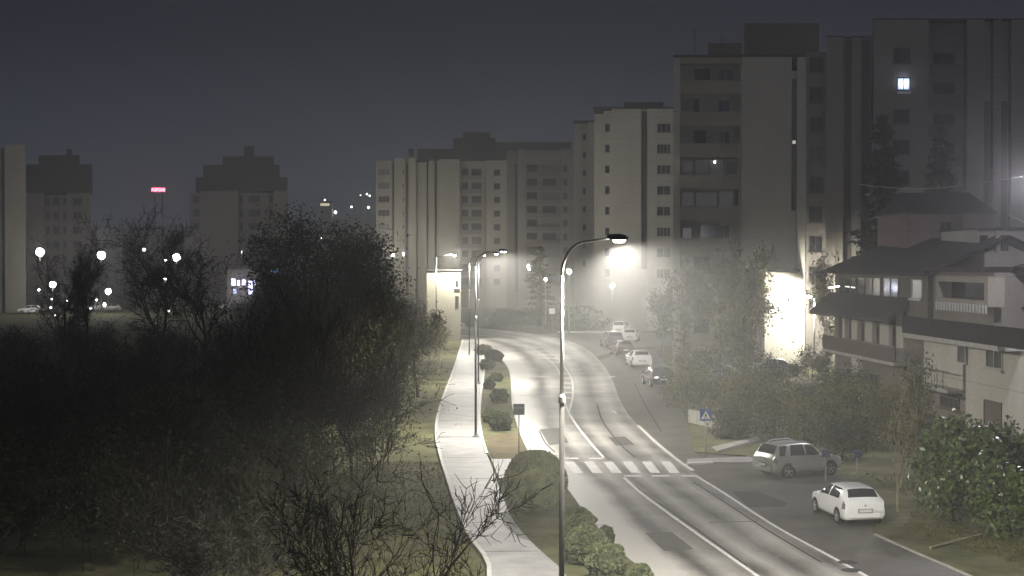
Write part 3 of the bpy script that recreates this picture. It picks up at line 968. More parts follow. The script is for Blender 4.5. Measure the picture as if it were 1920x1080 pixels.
for (x, y, d, e_, r, lb, m) in (
        (75, 472, 246, 800, .68, 'bright lamp on a tall post at the left edge before the slab block', 'lamp_white'),
        (190, 478, 250, 1600, .66, 'bright lamp on a tall post behind the leftmost bare tree', 'lamp_white'),
        (331, 482, 250, 1400, .64, 'bright lamp on a tall post behind the forked bare tree', 'lamp_white'),
        (99, 533, 256, 900, .55, 'lower lamp glowing under the bright left edge lamp', 'lamp_white'),
        (203, 546, 256, 800, .5, 'low lamp right of the striped car park canopy', 'lamp_white'),
        (310, 522, 270, 500, .26, 'low lamp under the lamp behind the forked bare tree', 'lamp_white'),
        (310, 488, 290, 0, .18, 'tiny lamp left of the lamp behind the forked bare tree', 'lamp_white'),
        (270, 468, 300, 200, .3, 'bluish lamp between two tall bright posts', 'lamp_cool'),
        (38, 552, 270, 200, .28, 'small low lamp at the far left edge', 'lamp_white'),
        (73, 543, 280, 0, .2, 'tiny lamp between the two low lamps at far left', 'lamp_white'),
        (196, 571, 262, 200, .3, 'lamp low over the parked cars right of the canopy', 'lamp_soft'),
        (97, 561, 265, 0, .2, 'added glint globe on a short post under the lower left lamp', 'lamp_soft'),  # soft globes from here down are added for glints on parked cars
        (95, 577, 258, 0, .2, 'added glint globe on a short post nearest in the left car park', 'lamp_soft'),
        (104, 591, 250, 0, .16, 'tiny added glint globe between the two nearest left cars', 'lamp_soft'),
        (125, 564, 265, 0, .16, 'tiny added glint globe in the middle under the canopy edge', 'lamp_soft'),
        (170, 578, 255, 0, .2, 'small added glint globe left of the lamp over the parked cars', 'lamp_soft'),
        (316, 583, 250, 0, .2, 'lone added glint globe low among the twigs under the forked tree', 'lamp_soft'),
        (181, 562, 262, 0, .22, 'small added glint globe beside the canopy end over parked cars', 'lamp_soft')):
    globe_lamp(lb, x, y, d, e_, r, m, (1, .95, .92), group=GL)

# hillside lights
for (x, y, lb, m, r) in ((609, 375, 'small white light above the lit hillside building', 'lamp_soft', .5), (611, 398, 'small blue light under the lit hillside building', 'lamp_blue', .6),
                    (629, 398, 'bright blue-white light low on the hillside', 'lamp_cool', .8), (659, 388, 'white hillside light in the middle of the group', 'lamp_soft', .6),
                    (691, 389, 'white hillside light beside the long apartment block', 'lamp_soft', .7), (676, 366, 'faint hillside light left of the pair', 'lamp_soft', .35),
                    (688, 364, 'upper light of the hillside pair', 'lamp_soft', .5), (693, 367, 'lower light of the hillside pair', 'lamp_soft', .5),
                    (601, 447, 'single tiny light in the dark trees below the hillside', 'lamp_soft', .25)):
    d = 780 if y < 420 else 300
    P = atd(x, y, d)
    t = thing('hillside_lamp', lb, 'lamp', (P.x, d, 0), 0, 'lights on the far hillside')
    MB().tube([(0, 0, 0), (0, 0, P.z - r)], .12, 6).build('pole', 'darkmetal', t)
    MB().lathe([(r * .4, P.z - r), (r, P.z - r * .2), (r * .9, P.z + r * .4), (r * .3, P.z + r)], 10).build('globe', m, t, True)
P = atd(600, 386, 775); P2 = atd(622, 379, 775)
t = thing('hillside_building', 'small lit building on the far hillside', 'building', (P.x, 775, 0))
MB().box(0, P2.x - P.x, 0, 6, 20, P2.z).build('wall', 'facade_b', t)
MB().box(-.3, P2.x - P.x + .3, -.3, 6.3, P2.z, P2.z + .5).build('roof', 'roof', t)
MB().box(.2, (P2.x - P.x) * .8, -.12, -.02, P.z, P2.z - .6).build('window', mat('lit_yellowish_front', (1, .9, .6), .5, .1, 2, emit=1.2), t)

# red sign on its mast
P = atd(297, 356, 420)
t = thing('illuminated_sign', 'glowing pinkish red letter sign high on a mast in the night sky', 'sign', (P.x, 420, 0))
MB().tube([(-1.1, .3, 0), (-1.1, .3, P.z + .6)], .12, 6).build('mast', 'darkmetal', t)
MB().tube([(1.1, .3, 0), (1.1, .3, P.z + .6)], .12, 6).build('mast', 'darkmetal', t)
MB().box(-2.1, 2.1, 0, .15, P.z - .75, P.z + .75).build('panel', 'darkmetal', t)
lt = MB()
for k in range(6):                                    # blocky glowing letters, unreadable in the photograph
    x = -1.85 + k * .64
    lt.box(x, x + .14, -.12, -.01, P.z - .5, P.z + .5)
    lt.box(x + .14, x + .5, -.12, -.01, P.z + .34, P.z + .5)
    lt.box(x + .14, x + .5, -.12, -.01, P.z - (.5 if k % 2 else .08), P.z - (.34 if k % 2 else -.08))
    lt.box(x + .36, x + .5, -.12, -.01, P.z - .34, P.z + .34)
lt.build('lettering', 'lamp_sign', t)
light('POINT', 'sign_light', (0, -1.5, P.z), 500, (1, .12, .16), t, .6)

# ------------------------------------------------------------------ signs
def road_sign(name, label, px, pybase, pytop, half_px, face, kind):
    q = at(px, pybase)
    d = q.y
    s = F / d
    hw = half_px / s
    zt = atd(px, pytop, d).z
    t = thing(name, label, 'road sign', (q.x, d, 0))
    MB().tube([(0, .04, 0), (0, .04, zt - .03)], .03, 8).build('pole', 'galv', t, True)
    MB().box(-hw, hw, -.012, .008, zt - 2 * hw, zt).build('panel', face, t, bevel=.003)
    c = zt - hw
    if kind == 'walk':
        w_ = hw * .82
        MB().add([(-w_, -.0165, c - w_ * .85), (w_, -.0165, c - w_ * .85), (0, -.0165, c + w_ * .9)], [(0, 1, 2)]).build('white_triangle', 'signwhite', t)
        fg = MB(); y = -.02
        k = hw

        def limb(a, b, r):
            a, b = Vector((a[0] * k, y, c + a[1] * k)), Vector((b[0] * k, y, c + b[1] * k))
            n_ = Vector((-(b - a).z, 0, (b - a).x)).normalized() * r * k
            fg.add([a + n_, a - n_, b - n_, b + n_], [(0, 3, 2, 1)])
        limb((0, .16), (.0, -.2), .085)
        limb((.02, -.15), (.24, -.62), .055); limb((-.02, -.15), (-.24, -.62), .055)
        limb((0, .1), (.2, -.12), .04); limb((0, .1), (-.2, -.12), .04)
        fg.add([(.085 * k * math.cos(a), y, c + k * (.3 + .085 * math.sin(a))) for a in np.linspace(0, 2 * math.pi, 10, endpoint=False)], [tuple(range(9, -1, -1))])
        for q_ in (-.5, -.25, 0, .25, .5):
            limb((q_ - .07, -.66), (q_ + .03, -.66), .03)
        fg.build('pictogram', 'darkmetal', t)
    elif kind == 'plain':
        MB().box(-hw * .9, hw * .9, -.017, -.013, zt - 1.9 * hw, zt - .1 * hw).build('face', 'signwhite', t)
    else:
        MB().box(-hw * .96, hw * .96, -.03, -.012, c + .05, c + .09).build('clamp_rail', 'galv', t)
    return t


road_sign('crossing_sign', 'blue pedestrian crossing sign with white triangle beside the parking lane', 1323, 858, 767, 11, 'signblue', 'walk')
road_sign('road_sign', 'square road sign seen from behind on the bare soil of the verge', 973, 852, 757, 10.5, 'signback', 'back')
road_sign('road_sign', 'small square white sign on a thin post at the far junction', 1035, 622, 578, 5.2, 'signwhite', 'plain')

# ------------------------------------------------------------------ cars
HATCH = dict(L=4.1, wr=.31, wx=(-1.25, 1.3), st=[
    (-2.06, .42, .80, .62, .60, .72), (-2.02, .30, .84, .80, .72, .92), (-1.93, .24, .86, .93, .74, 1.02), (-1.80, .22, .87, .97, .66, 1.16),
    (-1.58, .20, .875, .98, .60, 1.38), (-1.35, .20, .88, .98, .60, 1.455), (-.7, .20, .88, .96, .60, 1.48), (.0, .20, .88, .94, .60, 1.46), (.35, .20, .88, .93, .61, 1.38),
    (.75, .20, .88, .92, .67, 1.16), (1.12, .20, .87, .91, .72, .98), (1.5, .21, .86, .86, .70, .90), (1.85, .24, .82, .76, .62, .78), (2.05, .32, .68, .58, .45, .58)],
    rear=(2.75, 4.3), front=(8.3, 9.9), side=[(5.0, 5.25, 6.55, 6.5), (6.7, 6.65, 9.35, 8.1)])
SUV = dict(L=4.4, wr=.36, wx=(-1.28, 1.32), st=[
    (-2.2, .52, .78, .72, .62, .82), (-2.16, .40, .86, .95, .74, 1.02), (-2.1, .34, .89, 1.04, .74, 1.10), (-2.0, .32, .90, 1.06, .70, 1.26),
    (-1.82, .30, .90, 1.08, .66, 1.58), (-1.6, .30, .90, 1.08, .66, 1.68), (-.8, .30, .905, 1.06, .66, 1.72), (-.1, .30, .905, 1.04, .66, 1.71), (.3, .30, .905, 1.03, .66, 1.62),
    (.68, .30, .90, 1.02, .72, 1.34), (1.0, .30, .89, 1.01, .76, 1.10), (1.5, .31, .88, .98, .74, 1.02), (1.95, .34, .83, .88, .66, .90), (2.18, .44, .7, .7, .5, .7)],
    rear=(2.8, 4.3), front=(8.3, 9.85), side=[(4.05, 4.6, 5.2, 5.45), (5.6, 5.7, 6.75, 6.7), (6.88, 6.82, 9.3, 8.15)])


def car(name, label, loc, heading, spec, paint, detail=True, tail='tail', group=None, rails=False, cat='car', scale=1.0):
    """heading = direction the nose points, radians from +x"""
    st = np.array(spec['st'])
    ns = len(st)

    def cr(t):
        t = min(max(t, 0), ns - 1.0001)
        i = int(t); f_ = t - i
        a, b, c_, d_ = st[max(i - 1, 0)], st[i], st[min(i + 1, ns - 1)], st[min(i + 2, ns - 1)]
        return 0.5 * ((2 * b) + (-a + c_) * f_ + (2 * a - 5 * b + 4 * c_ - d_) * f_ ** 2 + (-a + 3 * b - 3 * c_ + d_) * f_ ** 3)

    def sect(s):
        x, zb, hw, zbelt, rw, zt = s
        zt = max(zt, zbelt - .05)
        mid = ((hw * .965 + rw) / 2 + .03, (zbelt + zt) / 2)
        return [(0, zb), (hw * .9, zb), (hw * .99, zb + .12), (hw * 1.0, zb + (zbelt - zb) * .6), (hw * .965, zbelt), mid, (rw, max(zt - .05, zbelt)), (rw * .72, zt), (0, zt + .02)]

    def S(u, v):                                 # v in 0..8 one side, sign by v<0
        sg = 1 if v >= 0 else -1
        v = abs(v)
        s = cr(u)
        P = sect(s)
        i = min(int(v), 7); f_ = v - i
        a, b = P[i], P[i + 1]
        if i >= 2:
            p0, p3 = P[i - 1], P[min(i + 2, 8)] if i + 2 <= 8 else (-P[7][0], P[7][1])
            h = lambda k: 0.5 * (2 * a[k] + (-p0[k] + b[k]) * f_ + (2 * p0[k] - 5 * a[k] + 4 * b[k] - p3[k]) * f_ ** 2 + (-p0[k] + 3 * a[k] - 3 * b[k] + p3[k]) * f_ ** 3)
            yy, zz = h(0), h(1)
        else:
            yy, zz = a[0] + (b[0] - a[0]) * f_, a[1] + (b[1] - a[1]) * f_
        return Vector((s[0], sg * yy, zz))

    t = thing(name, label, cat, loc, heading, group)
    t.scale = (scale,) * 3
    mb = MB()
    nu, vs = (ns - 1) * 3 + 1, np.concatenate([[0, 1, 1.5], np.arange(2, 8.01, .34 if detail else 1.0)])
    ring = list(vs) + [-v for v in vs[::-1][1:-1]]
    ring_n = len(ring)
    V = [S(i / 3, v) for i in range(nu) for v in ring]
    Fc = [(i * ring_n + k, (i + 1) * ring_n + k, (i + 1) * ring_n + (k + 1) % ring_n, i * ring_n + (k + 1) % ring_n) for i in range(nu - 1) for k in range(ring_n)]
    Fc += [tuple(range(ring_n)), tuple((nu - 1) * ring_n + k for k in range(ring_n - 1, -1, -1))]
    mb.add(V, Fc).build('body', paint, t, True)

    def patch(fn, nu_, nv_, off, nm, m, parent=t):
        g = [[fn(i / nu_, j / nv_) for j in range(nv_ + 1)] for i in range(nu_ + 1)]
        P = [[S(*uv) for uv in r] for r in g]
        vv = []
        for r in g:
            for (u, v) in r:
                e_ = .02
                a = S(u + e_, v) - S(u - e_, v); b = S(u, v + e_) - S(u, v - e_)
                n_ = a.cross(b)
                n_ = n_.normalized() if n_.length > 1e-9 else Vector((0, 0, 1))
                p_ = S(u, v)
                if n_.dot(p_ - Vector((p_.x * .6, 0, .7))) < 0:
                    n_ = -n_
                vv.append(p_ + n_ * off)
        ff = [(i * (nv_ + 1) + j, i * (nv_ + 1) + j + 1, (i + 1) * (nv_ + 1) + j + 1, (i + 1) * (nv_ + 1) + j) for i in range(nu_) for j in range(nv_)]
        return MB().add(vv, ff).build(nm, m, parent, True)

    def cross(a, b):
        def fn(i, j):
            v = -1.75 + 3.5 * j                       # across the top, sections 6.25 .. 8 .. -6.25
            vv = (8 - abs(v)) * (1 if v <= 0 else -1)
            vv = vv if abs(v) > 1e-6 else 8
            bow = 0.18 * (abs(v) / 1.75) ** 2
            lo, hi = a + bow * (1 if a < 5 else 0), b
            return (lo + (hi - lo) * i, vv)
        return fn
    patch(cross(*spec['rear']), 8, 14, .008, 'rear_window', 'carglass')
    patch(cross(*spec['front']), 8, 14, .008, 'windshield', 'carglass')
    for sg in (1, -1):
        for (ub0, ut0, ub1, ut1) in spec['side']:
            def fn(i, j):
                v = 4.2 + 1.65 * j
                lo = ub0 + (ut0 - ub0) * j if ub0 < ut0 else ub0 + (ut0 - ub0) * j
                hi = ub1 + (ut1 - ub1) * j
                return (lo + (hi - lo) * i, sg * v)
            patch(fn, 8, 6, .008, 'side_window', 'carglass')
    wr = spec['wr']
    hwm = st[5][2]
    for wx in spec['wx']:
        for sg in (1, -1):
            y = sg * (hwm - .08)
            o = sg * .115
            wl = MB().lathe([(wr * .62, -.1), (wr * .9, -.115), (wr, -.07), (wr, .07), (wr * .9, .115), (wr * .62, .1)], 24, 'y', (0, 0, 0)).build('wheel', 'rubber', t, True)
            wl.location = (wx, y, wr)
            rm = MB().lathe([(wr * .64, sg * .07), (wr * .64, sg * .104), (wr * .58, sg * .104), (wr * .55, sg * .06)], 20, 'y')
            for k in range(5):
                a = 2 * math.pi * k / 5 + .3
                ca, sa = math.cos(a), math.sin(a)
                ex = Vector((ca, 0, sa)); ez = Vector((-sa, 0, ca))
                rm.obox(ex * .03 - ez * .03 + Vector((0, sg * .07, 0)), ex * wr * .57, ez * .06, Vector((0, sg * .035, 0)))
            rm.lathe([(.06, sg * .06), (.05, sg * .115)], 10, 'y')
            rm.build('rim', 'alloy', wl)
            A = MB()
            n_ = 18
            yb = sg * (hwm * 1.002 + .003)
            A.add([((wr + .06) * math.cos(a), 0, max((wr + .06) * math.sin(a), -wr * .4)) for a in np.linspace(-.4, math.pi + .4, n_)], [tuple(range(n_)) if sg < 0 else tuple(range(n_ - 1, -1, -1))])
            ao = A.build('wheel_arch', 'rubber', t)
            ao.location = (wx, yb, wr)
    Lr = st[0][0]
    zb_ = st[2][3]
    for sg in (1, -1):
        patch(lambda i, j: (1.0 + 2.2 * i - .6 * j * i, sg * (3.3 + 1.35 * j - .35 * i)), 5, 5, .012, 'tail_light', tail)
        patch(lambda i, j: (ns - 2.35 + .95 * i, sg * (3.75 + .8 * j)), 5, 4, .012, 'headlight', 'headlens')
        m_ = MB().lathe([(.02, -.09), (.075, -.06), (.09, 0), (.07, .06), (.02, .09)], 10, 'y').build('mirror', paint, t, True)
        m_.location = (st[9][0] - .12, sg * (st[9][2] + .09), st[9][3] + .05)
    MB().box(Lr - .045, Lr - .02, -.26, .26, zb_ * .60, zb_ * .60 + .12).build('license_plate', 'plate', t)
    MB().box(Lr - .016, Lr + .12, -.62, .62, zb_ * .36, zb_ * .56).build('rear_bumper', paint, t, bevel=.012)
    MB().box(Lr - .02, Lr + .05, -.30, .30, zb_ * .57, zb_ * .75).build('plate_recess', 'rubber' if paint != 'white_paint' else 'glass_grey', t)
    MB().box(Lr - .02, Lr - .008, -.04, .04, zb_ * .9 - .03, zb_ * .9 + .02).build('badge', 'alloy', t)
    if detail:
        for sg in (1, -1):
            for u in (4.75, 6.4):
                p_ = S(u, sg * 3.75)
                MB().box(p_.x - .09, p_.x + .09, min(p_.y, p_.y + sg * .03), max(p_.y, p_.y + sg * .03), p_.z - .015, p_.z + .02).build('door_handle', paint, t)
    if rails:
        for sg in (1, -1):
            MB().tube([(-1.5, sg * .58, 1.69), (-1.2, sg * .6, 1.77), (-.2, sg * .6, 1.79), (.1, sg * .6, 1.7)], .018, 6).build('roof_rail', 'alloy', t)
    return t


q1, q2 = at(1571.5, 982), at(1528, 961)
hd = math.atan2(q2.y - q1.y, q2.x - q1.x)
hv_ = Vector((math.cos(hd), math.sin(hd), 0)); rt = Vector((math.sin(hd), -math.cos(hd), 0))
c = q1 + hv_ * 1.15 + rt * .75
car('hatchback', 'white hatchback parked alone beside the leafy bushes, rear towards us', (c.x, c.y, .01), hd, HATCH, 'white_paint', tail='tailclear', scale=.89)
q = at(1458, 899)
hd = math.radians(27)
hv_ = Vector((math.cos(hd), math.sin(hd), 0)); rt = Vector((math.sin(hd), -math.cos(hd), 0))
c = q + hv_ * 1.28 - rt * .78 + Vector((.35, 0, 0))
car('off_road_car', 'silver beige off-road car parked nose into the bushes', (c.x, c.y, .01), hd, SUV, 'silver_paint', rails=True, scale=.88, tail='tailclear')
PK = 'cars parked along the far right of the road'
for (x, y, sp_, pt, lb, nm, hdg) in ((1200, 690, HATCH, 'white_paint', 'white hatchback second nearest in the far parked row', 'hatchback', 96),
                              (1238, 727, HATCH, 'black_paint', 'black car closest in the far row beside the dark shrubs', 'parked_car', 97),
                              (1168, 668, HATCH, 'red_paint', 'dull brown car tucked behind the far white hatchback', 'parked_car', 98),
                              (1148, 652, SUV, 'grey_paint', 'grey car leading the far row at the junction', 'off_road_car', 100)):
    q = at(x, y)
    car(nm, lb, (q.x, q.y + 1.9, .01), math.radians(hdg), sp_, pt, detail=False, group=PK)
for (x, y, sp_, pt, lb, nm, hdg) in ((1165, 627, SUV, 'white_paint', 'white car parked across the side street behind the grey car', 'off_road_car', 75),
                              (1183, 640, HATCH, 'white_paint', 'white car half hidden right of the grey car', 'hatchback', 80),
                              (842, 621, HATCH, 'white_paint', 'white car glimpsed through twigs under the bright lamp', 'hatchback', 170),
                              (1505, 678, HATCH, 'white_paint', 'white car under the glaring lamp by the white gable', 'hatchback', 10),
                              (1455, 705, HATCH, 'silver_paint', 'silver car among bushes left of the gable lamp', 'hatchback', 20),
                              (1330, 706, HATCH, 'grey_paint', 'dark grey car glinting between the roadside bushes', 'parked_car', 40)):
    q = at(x, y)
    car(nm, lb, (q.x, q.y, .01), math.radians(hdg), sp_, pt, detail=False)
lots = ['white car parked at the left end of the canopy', 'silver car in the middle under the canopy', 'grey car at the right end under the canopy', 'white car nearest in the left car park', 'black car beside the nearest left car', 'white car below the low lamp right of the canopy', 'silver car right of the canopy in the car park', 'white car at the lit edge of the shop front']
for i, (x, y, pt) in enumerate(((95, 570, 'white_paint'), (125, 571, 'silver_paint'), (152, 570, 'grey_paint'), (55, 588, 'white_paint'), (95, 589, 'black_paint'), (180, 582, 'white_paint'), (205, 584, 'silver_paint'), (430, 580, 'white_paint'))):
    q = at(x, y)
    car('parked_car', lots[i], (q.x, q.y, .01), math.radians(200 + 15 * (i % 3)), HATCH, pt, detail=False, group='cars in the car park on the left')
# canopy over them
A, B = atd(85, 551, 285), atd(165, 558, 285)
t = thing('canopy', 'low flat striped canopy over parked cars at far left', 'canopy', (A.x, 285, 0))
W_ = B.x - A.x
MB().box(0, W_, 0, 5, A.z - .35, A.z).build('roof', 'frame', t)
for x in (.2, W_ / 2, W_ - .2):
    MB().box(x - .08, x + .08, .1, .26, 0, A.z - .352).build('post', 'galv', t)

# ------------------------------------------------------------------ apartment blocks
def block(label, d, ref_px, name='apartment_block', cat='apartment block'):
    x = atd(ref_px, 500, d).x
    return thing(name, label, cat, (x, d, 0)), x, d


FACADES = []


class Facade:
    """measures a camera-facing facade at depth d in local coordinates of its thing"""
    def __init__(self, label, ref, d, **kw):
        self.t, self.x0, self.d = block(label, d, ref, **kw)
        self.skew = self.x0 / d
        FACADES.append(self)

    def X(self, px, dd=0):
        return atd(px, 500, self.d + dd).x - self.x0

    def Zp(self, py, dd=0):
        return atd(960, py, self.d + dd).z

    def box(self, mb, px0, px1, y0, y1, z0, z1, dd=None):
        mb.box(self.X(px0), self.X(px1), y0, y1, z0, z1)
        return mb

    def window(self, px0, px1, pz0, pz1, y=0.0, m='glass', frame='frame', mull=1, sill=True, name='window'):
        x0, x1, z1, z0 = self.X(px0), self.X(px1), self.Zp(pz0), self.Zp(pz1)
        fr = MB(); w_ = .07
        fr.box(x0, x1, y - .05, y, z1 - w_, z1).box(x0, x1, y - .05, y, z0, z0 + w_)
        fr.box(x0, x0 + w_, y - .05, y, z0 + w_, z1 - w_).box(x1 - w_, x1, y - .05, y, z0 + w_, z1 - w_)
        for k in range(mull):
            xm = x0 + (x1 - x0) * (k + 1) / (mull + 1)
            fr.box(xm - w_ / 2, xm + w_ / 2, y - .05, y, z0 + w_, z1 - w_)
        if sill:
            fr.box(x0 - .1, x1 + .1, y - .18, y, z0 - .1, z0 - .003)
        f_ = fr.build(name, frame, self.t)
        MB().box(x0 + w_, x1 - w_, y - .02, y - .004, z0 + w_, z1 - w_).build('pane', m, f_)
        return f_


rngb = random.Random(4)
# --- P: balcony block with blank gable
dP = K * 101
B_ = Facade('grey block with stacked loggia balconies and a blank gable, above the gable lamp', 1380, dP)
zt = B_.Zp(108)
w_ = MB()
B_.box(w_, 1262, 1275, 0, 14, 0, zt)
B_.box(w_, 1384.5, 1388, 0, 1.5, 0, zt)
B_.box(w_, 1388, 1482, -.35, 14, 0, zt)
B_.box(w_, 1482, 1492, -.10, 14, 0, zt - 1.2)
B_.box(w_, 1492, 1508, -.35, 14, 0, zt)
B_.box(w_, 1275, 1388, 1.5, 14, 0, zt)
w_.build('wall', 'facade_b', B_.t)
fl = [119 + 59.3 * k for k in range(10)]                       # top of every loggia opening
B_.box(MB(), 1275, 1384.5, 0, 1.5, B_.Zp(119), zt).build('roof_edge', 'facade', B_.t)
for k, y in enumerate(fl):
    zo, zp = B_.Zp(y + 31), B_.Zp(y + 57)
    B_.box(MB(), 1275, 1384.5, -.12, .03, zp, zo).build('balcony', 'parapet', B_.t)
    if zp > .4:
        B_.box(MB(), 1275, 1384.5, .03, 1.5, zp + .15, zp + .35).build('balcony_floor', 'facade_c', B_.t)
    # glazed enclosures, doors and windows behind the parapets
    if k in (3, 4):
        for a, b, m, f_ in ((1278, 1300, 'glass_grey', 'frame_dark'), (1303, 1329, 'glass_grey', 'frame'), (1331, 1357, 'glass_grey', 'frame'), (1359, 1383, 'glass', 'frame')) if k == 3 else ((1277, 1302, 'glass_grey', 'frame_dark'), (1303, 1345, 'glass_grey', 'frame_dark'), (1348, 1374, 'glass_grey', 'frame')):
            B_.window(a, b, y + 3, y + 31, .12, m, f_, 0, False, 'glazing')
    elif k in (1, 2, 5):
        B_.window(*((1298, 1310) if k == 1 else (1299, 1323) if k == 2 else (1312, 1348)), y + 4, y + 46, 1.49, 'glass', 'frame_dark', 0 if k < 5 else 1, False, 'balcony_door')
        B_.window(1345, 1368, y + 6, y + 34, 1.49, 'glass', 'frame', 1, False)
    else:
        B_.window(1300, 1330, y + 6, y + 44, 1.49, 'glass', 'frame_dark', 1, False, 'balcony_door')
        B_.window(1345, 1375, y + 6, y + 34, 1.49, 'glass_grey', 'frame', 1, False)
for (a, k, m_) in ((1366, 2, 'frame'), (1290, 5, 'frame'), (1372, 6, 'frame'), (1283, 1, 'signback')):
    MB().box(B_.X(a), B_.X(a + 9), 1.15, 1.48, B_.Zp(fl[k] + 16), B_.Zp(fl[k] + 5)).build('air_conditioner', m_, B_.t, bevel=.02)
for (a, b, k, m_) in ((1340, 1352, 2, 'glass_grey'), (1280, 1296, 5, 'signwhite'), (1352, 1366, 1, 'bluebox')):
    MB().box(B_.X(a), B_.X(b), .2, .23, B_.Zp(fl[k] + 33), B_.Zp(fl[k] + 12)).build('laundry', m_, B_.t)
B_.box(MB(), 1483, 1491, -.2, -.11, B_.Zp(395), B_.Zp(148)).build('window_strip', 'strip', B_.t)
P = atd(1487, 266, dP); 
MB().box(B_.X(1484), B_.X(1490), -.26, -.21, B_.Zp(270), B_.Zp(264)).build('stair_lamp', mat('faint_lit_lamp', (1, 1, 1), .5, 0, 1, emit=.35), B_.t)
MB().box(B_.X(1337.5), B_.X(1341), -.2, -.13, B_.Zp(306), B_.Zp(302)).build('balcony_lamp', 'lamp_soft', B_.t)
B_.box(MB(), 1261, 1509, -.4, 14.1, zt, zt + .2).build('roof', 'roof', B_.t)
for a, hh in ((1300, 3.2), (1352, 2.4), (1420, 2.8)):
    x = B_.X(a); ab = MB().tube([(x, 3, zt + .2), (x, 3, zt + hh)], .025, 5)
    for k in range(4):
        ab.tube([(x - .5 + .08 * k, 3, zt + hh - .15 - .25 * k), (x + .5 - .08 * k, 3, zt + hh - .15 - .25 * k)], .015, 4)
    ab.build('antenna', 'darkmetal', B_.t)
rp_ = MB(); rp_.box(B_.X(1325), B_.X(1390), 4, 12, zt + .25, zt + 1.9); rp_.box(B_.X(1395), B_.X(1540), 5, 13.9, zt + .25, zt + 3.9)
rp_.build('roof_housing', 'facade_d', B_.t)

# --- Q: stepped tower group behind the houses
dQ = K * 100
B_ = Facade('tallest dark stepped block behind the terraced houses, one window lit', 1640, dQ)
zq, zq2 = B_.Zp(70), B_.Zp(40)
w_ = MB()
B_.box(w_, 1508.5, 1548, 2.2, 16, 0, zq - 1)
B_.box(w_, 1548, 1580, 0, 16, 0, zq)
B_.box(w_, 1580, 1597, .7, 16, 0, zq)
B_.box(w_, 1597, 1612, 0, 16, 0, zq)
B_.box(w_, 1612, 1632, .7, 16, 0, zq)
B_.box(w_, 1632, 1735, -.8, 16, 0, zq2)
B_.box(w_, 1735, 1806, 1.0, 16, 0, zq2)
B_.box(w_, 1806, 1838, -.8, 16, 0, zq2)
B_.box(w_, 1838, 1855, -.1, 16, 0, zq2)
B_.box(w_, 1855, 1870, -.8, 16, 0, zq2)
B_.box(w_, 1870, 1888, -.1, 16, 0, zq2)
B_.box(w_, 1888, 1990, -.8, 16, 0, zq2)
w_.build('wall', 'facade_c', B_.t)
for a, b, y, top in ((1582, 1595, .68, 74), (1614, 1630, .68, 74), (1840, 1853, -.12, 190), (1872, 1886, -.12, 190)):
    B_.box(MB(), a, b, y - .06, y - .004, B_.Zp(640), B_.Zp(top)).build('window_strip', 'strip', B_.t)
for k in range(9):
    y = 90 + 57 * k
    B_.box(MB(), 1735.5, 1805.5, .0, .2, B_.Zp(y + 52), B_.Zp(y + 30)).build('balcony', 'facade_d', B_.t)
    B_.window(1748, 1790, y + 6, y + 40, .99, 'glass', 'frame_dark', 1, False, 'balcony_door')
    if k not in (1, 6):
        B_.window(1668, 1700, y + (2), y + 30, -.8, 'glass', 'frame_dark', 1, True)
    B_.window(1514, 1540, y + 10, y + 40, 2.2, 'glass', 'frame_dark', 1, True)
f_ = B_.window(1676, 1700, 148, 171, -.8, 'window_lit', 'frame_dark', 1, False)
MB().box(B_.X(1676), B_.X(1701), -1.0, -.855, B_.Zp(178), B_.Zp(173.5)).build('sill', 'signwhite', f_)
light('AREA', 'window_light', (B_.X(1688), -1.25, B_.Zp(160)), 12, (.6, .7, 1), B_.t, .1).rotation_euler = (math.pi / 2 + .5, 0, 0)
B_.box(MB(), 1548, 1632, .05, 15.9, zq, zq + .15).build('roof', 'roof', B_.t)
B_.box(MB(), 1632, 1990, -.7, 15.9, zq2, zq2 + .15).build('roof', 'roof', B_.t)

# --- R: slim pale tower with window column
dR = K * 150
B_ = Facade('pale ten-storey tower with a column of small windows, left of the loggia block', 1170, dR)
zr = B_.Zp(204)
w_ = MB()
B_.box(w_, 1114, 1131, 1.2, 16, 0, B_.Zp(212))
B_.box(w_, 1131, 1146, .4, 16, 0, B_.Zp(207))
B_.box(w_, 1146, 1202, 0, 16, 0, zr)
B_.box(w_, 1202, 1214, .5, 16, 0, zr)
B_.box(w_, 1214, 1262, 0, 16, 0, zr)
w_.build('wall', 'facade_b', B_.t)
B_.box(MB(), 1203, 1213, .42, .497, B_.Zp(505), zr - .3).build('window_strip', 'strip', B_.t)
for k in range(8):
    y = 231 + 39 * k
    B_.window(1133.5, 1143.5, y, y + 16, .4, 'glass', 'frame', 0, True)
    B_.window(1231, 1257, y, y + 18, 0, rngb.choice(['glass', 'glass', 'glass_grey']), 'frame', rngb.choice([1, 2, 3]), True)
B_.box(MB(), 1112, 1264, -.2, 16.2, zr, zr + .25).build('roof', 'roof', B_.t)
B_.box(MB(), 1170, 1245, 5, 12, zr + .25, zr + 1.4).build('roof_housing', 'roof', B_.t)
B2 = Facade('narrow pale tower edge behind the slim tower with small windows', 1095, K * 172)
w_ = MB()
B2.box(w_, 1076, 1090, .0, 14, 0, B2.Zp(232)); B2.box(w_, 1090, 1102, .6, 14, 0, B2.Zp(231)); B2.box(w_, 1102, 1116, 0, 14, 0, B2.Zp(229))
w_.build('wall', 'facade_b', B2.t)
for k in range(8):
    B2.window(1092, 1099, 250 + 34 * k, 263 + 34 * k, .6, 'glass', 'frame', 0, True)
B2.box(MB(), 1075, 1117, -.1, 14.1, B2.Zp(229) + .002, B2.Zp(229) + .25).build('roof', 'roof', B2.t)

